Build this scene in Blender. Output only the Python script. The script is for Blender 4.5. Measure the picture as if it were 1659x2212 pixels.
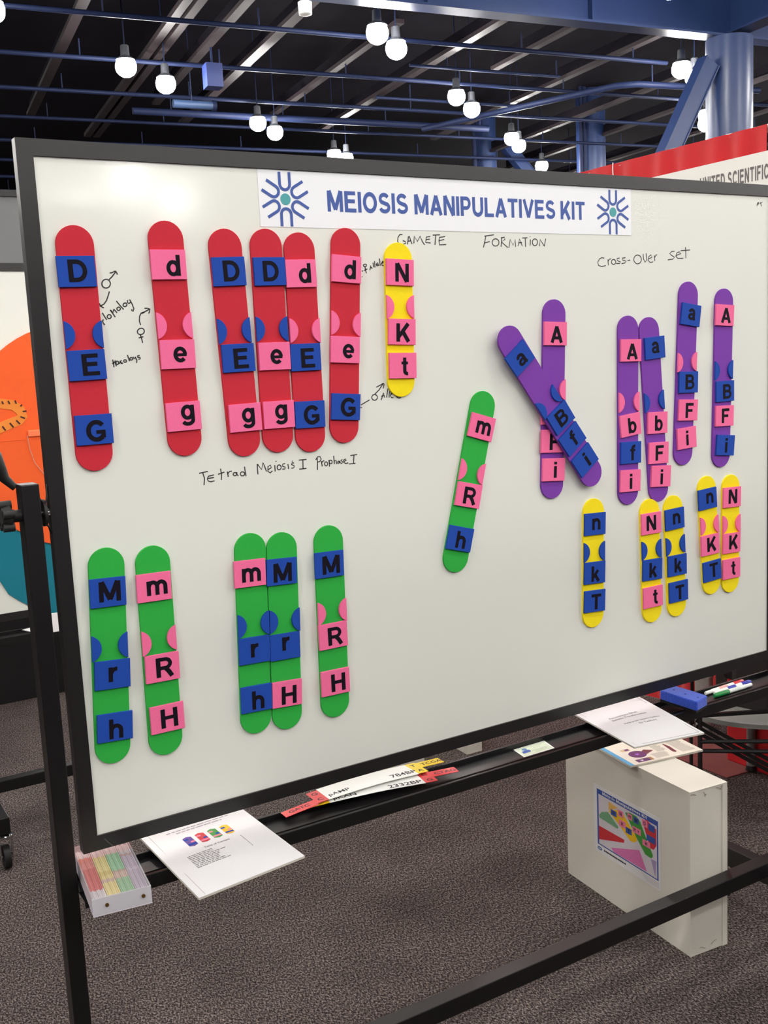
import bpy, bmesh, math, random
from mathutils import Vector, Matrix

# ------------------------------------------------------------------ camera
scn = bpy.context.scene
for o in list(bpy.data.objects):
    bpy.data.objects.remove(o)
C = scn.collection
R = math.radians
random.seed(4)

cam_data = bpy.data.cameras.new('camera')
cam = bpy.data.objects.new('camera', cam_data)
C.objects.link(cam)
cam.location = (-0.43827, -1.78734, 1.63905)
cam.rotation_euler = (R(81.55805), R(2.77534), R(-31.28746))
cam_data.sensor_fit = 'HORIZONTAL'
cam_data.sensor_width = 36.0
cam_data.lens = 2247.49 * 36.0 / 1659.0
cam_data.clip_start = 0.05
cam_data.clip_end = 400
scn.camera = cam
scn.view_settings.view_transform = 'Standard'
scn.view_settings.look = 'None'
scn.view_settings.gamma = 1.0
scn.view_settings.use_curve_mapping = False
scn.view_settings.exposure = 0.3
wd = bpy.data.worlds.new('hall_air')
scn.world = wd
wd.use_nodes = True
wd.node_tree.nodes['Background'].inputs[0].default_value = (0.9, 0.93, 1.0, 1)
wd.node_tree.nodes['Background'].inputs[1].default_value = 0.02
LAMP = 230.0          # radiance of a high-bay lamp's lens


# ------------------------------------------------------------------ materials
def lin(c):
    return tuple(((x / 255) / 12.92 if x <= 10 else (((x / 255) + 0.055) / 1.055) ** 2.4) for x in c) + (1.0,)


MATS = {}


def mat(name, rgb, rough=0.5, var=0.06, scale=40.0, bump=0.0, bscale=None, metal=0.0, coat=0.0, coat_rough=0.1,
        spec=0.5, trans=0.0, alpha=1.0, emit=None, sheen=0.0):
    if name in MATS:
        return MATS[name]
    m = bpy.data.materials.new(name)
    m.use_nodes = True
    nt = m.node_tree
    b = nt.nodes['Principled BSDF']
    base = lin(rgb)
    tc = nt.nodes.new('ShaderNodeTexCoord')
    nz = nt.nodes.new('ShaderNodeTexNoise')
    nz.inputs['Scale'].default_value = scale
    nz.inputs['Detail'].default_value = 3
    nt.links.new(tc.outputs['Object'], nz.inputs['Vector'])
    mr = nt.nodes.new('ShaderNodeMix')
    mr.data_type = 'RGBA'
    mr.inputs[6].default_value = tuple(min(1, x * (1 - var)) for x in base[:3]) + (1,)
    mr.inputs[7].default_value = tuple(min(1, x * (1 + var)) for x in base[:3]) + (1,)
    nt.links.new(nz.outputs['Fac'], mr.inputs[0])
    nt.links.new(mr.outputs[2], b.inputs['Base Color'])
    b.inputs['Roughness'].default_value = rough
    b.inputs['Metallic'].default_value = metal
    b.inputs['Specular IOR Level'].default_value = spec
    b.inputs['Coat Weight'].default_value = coat
    b.inputs['Coat Roughness'].default_value = coat_rough
    b.inputs['Transmission Weight'].default_value = trans
    b.inputs['Sheen Weight'].default_value = sheen
    if emit:
        b.inputs['Emission Color'].default_value = emit[0] + (1,)
        b.inputs['Emission Strength'].default_value = emit[1]
    if bump:
        n2 = nt.nodes.new('ShaderNodeTexNoise')
        n2.inputs['Scale'].default_value = bscale or 400
        n2.inputs['Detail'].default_value = 4
        nt.links.new(tc.outputs['Object'], n2.inputs['Vector'])
        bp = nt.nodes.new('ShaderNodeBump')
        bp.inputs['Strength'].default_value = bump
        bp.inputs['Distance'].default_value = 0.002
        nt.links.new(n2.outputs['Fac'], bp.inputs['Height'])
        nt.links.new(bp.outputs['Normal'], b.inputs['Normal'])
    MATS[name] = m
    return m


# ------------------------------------------------------------------ mesh helpers
class MB:
    """collects shapes (world or local coordinates) into one mesh"""

    def __init__(s):
        s.v = []
        s.f = []

    def add(s, vs, fs):
        n = len(s.v)
        s.v += [tuple(v) for v in vs]
        s.f += [tuple(i + n for i in f) for f in fs]
        return s

    def box(s, x0, x1, y0, y1, z0, z1, b=0.0):
        if b <= 0:
            vs = [(x0, y0, z0), (x1, y0, z0), (x1, y1, z0), (x0, y1, z0), (x0, y0, z1), (x1, y0, z1), (x1, y1, z1), (x0, y1, z1)]
            fs = [(0, 3, 2, 1), (4, 5, 6, 7), (0, 1, 5, 4), (1, 2, 6, 5), (2, 3, 7, 6), (3, 0, 4, 7)]
            return s.add(vs, fs)
        bm = bmesh.new()
        bmesh.ops.create_cube(bm, size=1)
        for v in bm.verts:
            v.co = Vector(((x0 + x1) / 2 + v.co.x * (x1 - x0), (y0 + y1) / 2 + v.co.y * (y1 - y0), (z0 + z1) / 2 + v.co.z * (z1 - z0)))
        bmesh.ops.bevel(bm, geom=bm.edges[:], offset=b, segments=2, affect='EDGES', profile=0.5)
        bm.verts.index_update()
        s.add([v.co[:] for v in bm.verts], [tuple(v.index for v in f.verts) for f in bm.faces])
        bm.free()
        return s

    def prism(s, pts, d, cham=0.0):
        """pts: list of 3D points of the base polygon, d: extrusion vector"""
        d = Vector(d)
        P = [Vector(p) for p in pts]
        n = len(P)
        if cham:
            c = sum(P, Vector()) / n
            L = d.length
            k = d * ((L - cham) / L)
            top = []
            for i in range(n):
                a, b, e = P[i - 1], P[i], P[(i + 1) % n]
                t = ((b - a).normalized() + (e - b).normalized()).normalized()
                m = t.cross(d.normalized())
                if m.dot(c - b) < 0:
                    m = -m
                top.append(b + d + m * cham)
            vs = P + [p + k for p in P] + top
            fs = [tuple(range(n))[::-1], tuple(range(2 * n, 3 * n))]
            for i in range(n):
                j = (i + 1) % n
                fs += [(i, j, n + j, n + i), (n + i, n + j, 2 * n + j, 2 * n + i)]
        else:
            vs = P + [p + d for p in P]
            fs = [tuple(range(n))[::-1], tuple(range(n, 2 * n))]
            for i in range(n):
                j = (i + 1) % n
                fs.append((i, j, n + j, n + i))
        return s.add(vs, fs)

    def tube(s, pts, r, seg=8, cap=True):
        pts = [Vector(p) for p in pts]
        n = len(pts)
        rs = r if isinstance(r, (list, tuple)) else [r] * n
        vs, fs = [], []
        up = None
        for i, p in enumerate(pts):
            t = (pts[min(i + 1, n - 1)] - pts[max(i - 1, 0)]).normalized()
            if up is None:
                up = Vector((0, 0, 1)) if abs(t.z) < 0.9 else Vector((1, 0, 0))
            a = t.cross(up).normalized()
            b = a.cross(t).normalized()
            up = b
            for k in range(seg):
                g = 2 * math.pi * k / seg
                vs.append(p + (a * math.cos(g) + b * math.sin(g)) * rs[i])
        for i in range(n - 1):
            for k in range(seg):
                k2 = (k + 1) % seg
                fs.append((i * seg + k, i * seg + k2, (i + 1) * seg + k2, (i + 1) * seg + k))
        if cap:
            fs += [tuple(range(seg))[::-1], tuple((n - 1) * seg + k for k in range(seg))]
        return s.add(vs, fs)

    def bar(s, p, q, w, h, up=(0, 0, 1)):
        p, q, up = Vector(p), Vector(q), Vector(up)
        t = (q - p).normalized()
        a = t.cross(up).normalized()
        b = a.cross(t).normalized()
        vs = []
        for e in (p, q):
            for x, y in ((-1, -1), (1, -1), (1, 1), (-1, 1)):
                vs.append(e + a * (x * w / 2) + b * (y * h / 2))
        return s.add(vs, [(0, 3, 2, 1), (4, 5, 6, 7), (0, 1, 5, 4), (1, 2, 6, 5), (2, 3, 7, 6), (3, 0, 4, 7)])

    def lathe(s, prof, c=(0, 0, 0), seg=20):
        """prof: (r, z) pairs about a vertical axis"""
        vs, fs = [], []
        for r, z in prof:
            for k in range(seg):
                g = 2 * math.pi * k / seg
                vs.append((c[0] + r * math.cos(g), c[1] + r * math.sin(g), c[2] + z))
        for i in range(len(prof) - 1):
            for k in range(seg):
                k2 = (k + 1) % seg
                fs.append((i * seg + k, i * seg + k2, (i + 1) * seg + k2, (i + 1) * seg + k))
        fs += [tuple(range(seg))[::-1], tuple((len(prof) - 1) * seg + k for k in range(seg))]
        return s.add(vs, fs)

    def ribbon(s, pts, w, nrm, th):
        """flat stroke of width w along pts, lying in the plane with normal nrm"""
        nrm = Vector(nrm).normalized()
        P = [Vector(p) for p in pts]
        n = len(P)
        vs, fs = [], []
        for i, p in enumerate(P):
            t = (P[min(i + 1, n - 1)] - P[max(i - 1, 0)])
            if t.length < 1e-9:
                t = Vector((1, 0, 0))
            side = t.normalized().cross(nrm) * (w / 2)
            vs += [p + side, p - side, p - side + nrm * th, p + side + nrm * th]
        for i in range(n - 1):
            a, b = 4 * i, 4 * i + 4
            for k in range(4):
                k2 = (k + 1) % 4
                fs.append((a + k, a + k2, b + k2, b + k))
        fs += [(3, 2, 1, 0), (4 * n - 4, 4 * n - 3, 4 * n - 2, 4 * n - 1)]
        return s.add(vs, fs)

    def mesh(s, name, m, smooth=False):
        me = bpy.data.meshes.new(name)
        me.from_pydata(s.v, [], s.f)
        bm = bmesh.new()
        bm.from_mesh(me)
        bmesh.ops.recalc_face_normals(bm, faces=bm.faces)
        bm.to_mesh(me)
        bm.free()
        if smooth:
            for p in me.polygons:
                p.use_smooth = True
            try:
                me.set_sharp_from_angle(angle=R(40))
            except Exception:
                pass
        me.materials.append(m)
        return me


def wloc(o):
    v = Vector(o.location)
    while o.parent:
        o = o.parent
        v += Vector(o.location)
    return v


def link(name, me, parent=None, loc=None):
    o = bpy.data.objects.new(name, me)
    C.objects.link(o)
    if parent is not None:
        o.parent = parent
    if loc is not None:
        o.location = loc
    return o


def part(name, mb, m, parent, smooth=False, label=None, kind=None):
    """mb in world coordinates; parent chain unrotated"""
    off = wloc(parent) if parent is not None else Vector()
    mb.v = [tuple(Vector(v) - off) for v in mb.v]
    o = link(name, mb.mesh(name, m, smooth), parent)
    if label:
        o['label'] = label
    if kind:
        o['kind'] = kind
    return o


def tag(o, label, cat, group=None):
    o['label'] = label
    o['category'] = cat
    if group:
        o['group'] = group
    return o


def thing(name, label, cat, loc=(0, 0, 0), group=None):
    o = bpy.data.objects.new(name, None)
    C.objects.link(o)
    o.location = loc
    o.empty_display_size = 0.05
    return tag(o, label, cat, group)


def solid(name, mb, m, label, cat, group=None, smooth=False):
    return tag(part(name, mb, m, None, smooth), label, cat, group)


def struct(name, mb, m):
    o = part(name, mb, m, None)
    o['kind'] = 'structure'
    return o


def copy_tree(o, parent=None):
    c = o.copy()
    C.objects.link(c)
    c.parent = parent
    for ch in list(o.children):
        copy_tree(ch, c)
    return c


_T = {}


def textgeo(s, bold=0.0, spacing=1.0):
    """flat outline text as (verts, faces), 2D, cap height about 0.7"""
    key = (s, bold, spacing)
    if key in _T:
        return _T[key]
    cu = bpy.data.curves.new('txt', 'FONT')
    cu.body = s
    cu.offset = bold
    cu.space_character = spacing
    cu.resolution_u = 3
    cu.fill_mode = 'FRONT'
    o = bpy.data.objects.new('txt', cu)
    C.objects.link(o)
    dg = bpy.context.evaluated_depsgraph_get()
    dg.update()
    me = bpy.data.meshes.new_from_object(o.evaluated_get(dg))
    V = [(v.co.x, v.co.y) for v in me.vertices]
    F = [tuple(p.vertices) for p in me.polygons]
    bpy.data.meshes.remove(me)
    bpy.data.objects.remove(o)
    bpy.data.curves.remove(cu)
    _T[key] = (V, F)
    return _T[key]


def text_mb(s, fn, height=None, width=None, bold=0.02, th=0.0003, spacing=1.0, xs=1.0, scale=None, anchor='c'):
    """text mapped through fn(x, y, lift); centred on (0,0) (anchor c) or starting at x=0 on the baseline (anchor l)"""
    V, F = textgeo(s, bold, spacing)
    x0, x1 = min(v[0] for v in V), max(v[0] for v in V)
    y0, y1 = min(v[1] for v in V), max(v[1] for v in V)
    if scale is not None:
        sy = scale
        sx = scale * xs
    else:
        sy = height / (y1 - y0)
        sx = width / (x1 - x0) if width else sy * xs
    if anchor == 'c':
        ox, oy = (x0 + x1) / 2, (y0 + y1) / 2
    else:
        ox, oy = x0, 0
    n = len(V)
    vs = [fn((x - ox) * sx, (y - oy) * sy, th) for x, y in V] + [fn((x - ox) * sx, (y - oy) * sy, 0) for x, y in V]
    edge = {}
    for f in F:
        for i in range(len(f)):
            a, b = f[i], f[(i + 1) % len(f)]
            edge[(a, b)] = edge.get((a, b), 0) + 1
    fs = list(F)
    for (a, b) in edge:
        if (b, a) not in edge:
            fs.append((a, b, b + n, a + n))
    mb = MB()
    mb.add(vs, fs)
    return mb


def plane_fn(O, U, V, N):
    O, U, V, N = Vector(O), Vector(U), Vector(V), Vector(N)
    return lambda x, y, l: O + U * x + V * y + N * l


def rounded(w, h, r, seg=5):
    pts = []
    for cx, cy, a0 in ((w / 2 - r, h / 2 - r, 0), (-w / 2 + r, h / 2 - r, 90), (-w / 2 + r, -h / 2 + r, 180), (w / 2 - r, -h / 2 + r, 270)):
        for i in range(seg + 1):
            a = R(a0 + 90 * i / seg)
            pts.append((cx + r * math.cos(a), cy + r * math.sin(a)))
    return pts


# ------------------------------------------------------------------ hall axes
EX, EY = Vector((0.9929, -0.11893, 0)), Vector((0.11893, 0.9929, 0))
ORI = Vector((-0.43827, -1.78734, 0))


def hall(a, b, z):
    """a along the ceiling pipes, b along the joists, z height"""
    return ORI + EX * a + EY * b + Vector((0, 0, z))


def hall_box(mb, a0, a1, b0, b1, z0, z1):
    pts = [hall(a0, b0, z0), hall(a1, b0, z0), hall(a1, b1, z0), hall(a0, b1, z0)]
    return mb.prism(pts, (0, 0, z1 - z0))


ORD = ['first', 'second', 'third', 'fourth', 'fifth', 'sixth', 'seventh', 'eighth', 'ninth', 'tenth', 'eleventh', 'twelfth', 'thirteenth']


# ------------------------------------------------------------------ bold grotesque lettering drawn as strokes
def _a(cx, cy, rx, ry, a0, a1, n=12):
    return [(cx + rx * math.cos(R(a0 + (a1 - a0) * k / n)), cy + ry * math.sin(R(a0 + (a1 - a0) * k / n))) for k in range(n + 1)]


GS = {
    'D': (.83, [([(.1, 0), (.1, 1)], .2), ([(0, .915), (.36, .915)] + _a(.36, .5, .365, .415, 90, -90) + [(0, .085)], .18)]),
    'E': (.76, [([(.1, 0), (.1, 1)], .2), ([(0, .915), (.72, .915)], .17), ([(0, .53), (.67, .53)], .17), ([(0, .085), (.75, .085)], .17)]),
    'F': (.70, [([(.1, 0), (.1, 1)], .2), ([(0, .915), (.69, .915)], .17), ([(0, .50), (.60, .50)], .17)]),
    'G': (.90, [(_a(.46, .5, .36, .415, 38, 322, 20), .19), ([(.45, .44), (.86, .44)], .16), ([(.77, .50), (.77, .16)], .18), ([(.79, .14), (.68, .16)], .12)]),
    'C': (.84, [(_a(.46, .5, .36, .415, 40, 320, 20), .19)]),
    'H': (.82, [([(.1, 0), (.1, 1)], .2), ([(.72, 0), (.72, 1)], .2), ([(.1, .53), (.72, .53)], .17)]),
    'I': (.20, [([(.1, 0), (.1, 1)], .2)]),
    'K': (.84, [([(.1, 0), (.1, 1)], .2), ([(.14, .28), (.42, .62), (.72, 1)], .2), ([(.36, .60), (.74, 0)], .21)]),
    'L': (.70, [([(.1, 0), (.1, 1)], .2), ([(0, .085), (.69, .085)], .17)]),
    'M': (1.0, [([(.1, 0), (.1, 1)], .19), ([(.90, 0), (.90, 1)], .19), ([(.13, 1), (.5, .10)], .2), ([(.87, 1), (.5, .10)], .2)]),
    'N': (.82, [([(.1, 0), (.1, 1)], .19), ([(.72, 0), (.72, 1)], .19), ([(.12, .99), (.70, .01)], .2)]),
    'O': (.94, [(_a(.47, .5, .37, .415, 90, 450, 26), .19)]),
    'P': (.76, [([(.1, 0), (.1, 1)], .2), ([(0, .915), (.42, .915)] + _a(.42, .665, .24, .25, 90, -90) + [(0, .415)], .17)]),
    'R': (.86, [([(.1, 0), (.1, 1)], .2), ([(0, .915), (.45, .915)] + _a(.45, .69, .24, .225, 90, -90) + [(0, .465)], .17), ([(.42, .50), (.60, .28), (.76, 0)], .2)]),
    'B': (.80, [([(.1, 0), (.1, 1)], .2), ([(0, .915), (.42, .915)] + _a(.42, .72, .22, .195, 90, -90) + [(0, .525)], .16), ([(0, .525), (.44, .525)] + _a(.44, .305, .25, .22, 90, -90) + [(0, .085)], .16)]),
    'S': (.78, [(_a(.38, .71, .27, .205, 25, 180, 10) + _a(.33, .70, .22, .17, 190, 250, 4) + [(.52, .46)] + _a(.41, .295, .28, .20, 55, -90, 8) + _a(.39, .295, .29, .20, -90, -165, 6), .175)]),
    'T': (.78, [([(.39, 0), (.39, 1)], .2), ([(0, .915), (.78, .915)], .17)]),
    'U': (.82, [([(.1, 1)] + _a(.41, .385, .31, .30, 180, 360) + [(.72, 1)], .19)]),
    'V': (.84, [([(.07, 1), (.42, .04)], .19), ([(.77, 1), (.42, .04)], .19)]),
    'A': (.86, [([(.08, 0), (.43, .98)], .2), ([(.78, 0), (.43, .98)], .2), ([(.2, .29), (.66, .29)], .16)]),
    'a': (.64, [(_a(.29, .46, .21, .20, 165, 30, 9) + [(.50, .46), (.50, .14), (.56, .0)], .17), (_a(.27, .215, .19, .145, 75, 400, 16), .15), ([(.33, .365), (.50, .40)], .13)]),
    'b': (.66, [([(.09, 0), (.09, 1)], .18), (_a(.34, .365, .23, .295, 90, 450, 20), .17)]),
    'd': (.66, [([(.57, 0), (.57, 1)], .18), (_a(.32, .365, .23, .295, 90, 450, 20), .17)]),
    'e': (.66, [(_a(.33, .365, .24, .295, 0, 318, 18), .17), ([(.12, .35), (.64, .35)], .13)]),
    'f': (.44, [([(.20, 0), (.20, .80)] + _a(.40, .80, .20, .13, 180, 85, 6), .18), ([(0, .66), (.42, .66)], .14)]),
    'g': (.66, [(_a(.32, .375, .23, .285, 90, 450, 20), .17), ([(.57, .73), (.57, -.02)] + _a(.32, -.02, .25, .185, 0, -160, 9), .17)]),
    'h': (.64, [([(.09, 0), (.09, 1)], .18), (_a(.325, .42, .225, .235, 175, 0, 10) + [(.55, 0)], .18)]),
    'i': (.20, [([(.1, 0), (.1, .73)], .19), ([(.1, .83), (.1, 1.0)], .19)]),
    'k': (.64, [([(.09, 0), (.09, 1)], .18), ([(.12, .24), (.52, .73)], .18), ([(.28, .45), (.58, 0)], .19)]),
    'l': (.20, [([(.1, 0), (.1, 1)], .19)]),
    'm': (1.0, [([(.09, 0), (.09, .73)], .18), (_a(.30, .42, .20, .235, 175, 0, 10) + [(.50, 0)], .18), (_a(.70, .42, .20, .235, 175, 0, 10) + [(.90, 0)], .18)]),
    'n': (.64, [([(.09, 0), (.09, .73)], .18), (_a(.325, .42, .225, .235, 175, 0, 10) + [(.55, 0)], .18)]),
    'o': (.68, [(_a(.34, .365, .24, .295, 90, 450, 20), .17)]),
    'p': (.66, [([(.09, -.26), (.09, .73)], .18), (_a(.34, .365, .23, .295, 90, 450, 20), .17)]),
    'r': (.44, [([(.09, 0), (.09, .73)], .18), (_a(.36, .36, .26, .28, 170, 80, 7), .18)]),
    's': (.58, [(_a(.28, .52, .19, .135, 25, 180, 9) + _a(.25, .52, .16, .11, 190, 250, 4) + [(.37, .34)] + _a(.29, .21, .20, .135, 50, -165, 12), .14)]),
    't': (.42, [([(.20, .96), (.20, .22)] + _a(.36, .20, .16, .13, 180, 285, 6), .18), ([(0, .66), (.40, .66)], .14)]),
    'u': (.64, [([(.55, .73), (.55, 0)], .18), ([(.09, .73)] + _a(.315, .31, .225, .235, 180, 355, 10), .18)]),
    'v': (.66, [([(.06, .73), (.33, .02)], .18), ([(.60, .73), (.33, .02)], .18)]),
    ' ': (.22, []),
}


def stroke2d(pts, w):
    q = [pts[0]]
    for p in pts[1:]:
        if math.hypot(p[0] - q[-1][0], p[1] - q[-1][1]) > .012:
            q.append(p)
    pts = q
    n = len(pts)
    L, Rr = [], []
    closed = math.hypot(pts[0][0] - pts[-1][0], pts[0][1] - pts[-1][1]) < 1e-6
    for i in range(n):
        p = pts[i]
        a = pts[i - 1] if i else (pts[-2] if closed else None)
        b = pts[i + 1] if i < n - 1 else (pts[1] if closed else None)
        d1 = ((p[0] - a[0]), (p[1] - a[1])) if a else None
        d2 = ((b[0] - p[0]), (b[1] - p[1])) if b else None
        un = lambda d: (lambda l: (d[0] / l, d[1] / l))(math.hypot(*d) or 1)
        d1 = un(d1) if d1 else un(d2)
        d2 = un(d2) if d2 else d1
        t = un((d1[0] + d2[0], d1[1] + d2[1]))
        c = max(.6, t[0] * d2[0] + t[1] * d2[1])
        nx_, ny_ = -t[1] * w / 2 / c, t[0] * w / 2 / c
        L.append((p[0] + nx_, p[1] + ny_))
        Rr.append((p[0] - nx_, p[1] - ny_))
    return L, Rr


def bold_mb(s, fn, cap, xs=1.0, th=.0003, gap=.13, width=None, centre=None, wt=1.0):
    """lettering with cap height `cap`; mapped through fn(x, y, lift), centred on its own box"""
    x = 0
    quads = []
    for ch in s:
        wch, st = GS[ch]
        for q, (pts, w) in enumerate(st):
            L, Rr = stroke2d(pts, w * wt)
            quads.append(([(x + a, b) for a, b in L], [(x + a, b) for a, b in Rr], q))
        x += wch + gap
    allp = [p for L, Rr, _ in quads for p in L + Rr]
    x0, x1 = min(p[0] for p in allp), max(p[0] for p in allp)
    y0, y1 = min(p[1] for p in allp), max(p[1] for p in allp)
    sx = width / (x1 - x0) if width else cap * xs
    ox, oy = (x0 + x1) / 2, (y0 + y1) / 2
    if centre == 'cap':
        oy = .5
    mb = MB()
    for L, Rr, q in quads:
        n = len(L)
        lift = th * (1 + .04 * q)
        vs = []
        for (a, b) in zip(L, Rr):
            for p, l in ((a, lift), (b, lift), (b, 0), (a, 0)):
                vs.append(fn((p[0] - ox) * sx, (p[1] - oy) * cap, l))
        fs = []
        for i in range(n - 1):
            a, b = 4 * i, 4 * i + 4
            for k in range(4):
                k2 = (k + 1) % 4
                fs.append((a + k, a + k2, b + k2, b + k))
        fs += [(3, 2, 1, 0), (4 * n - 4, 4 * n - 3, 4 * n - 2, 4 * n - 1)]
        mb.add(vs, fs)
    return mb

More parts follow.
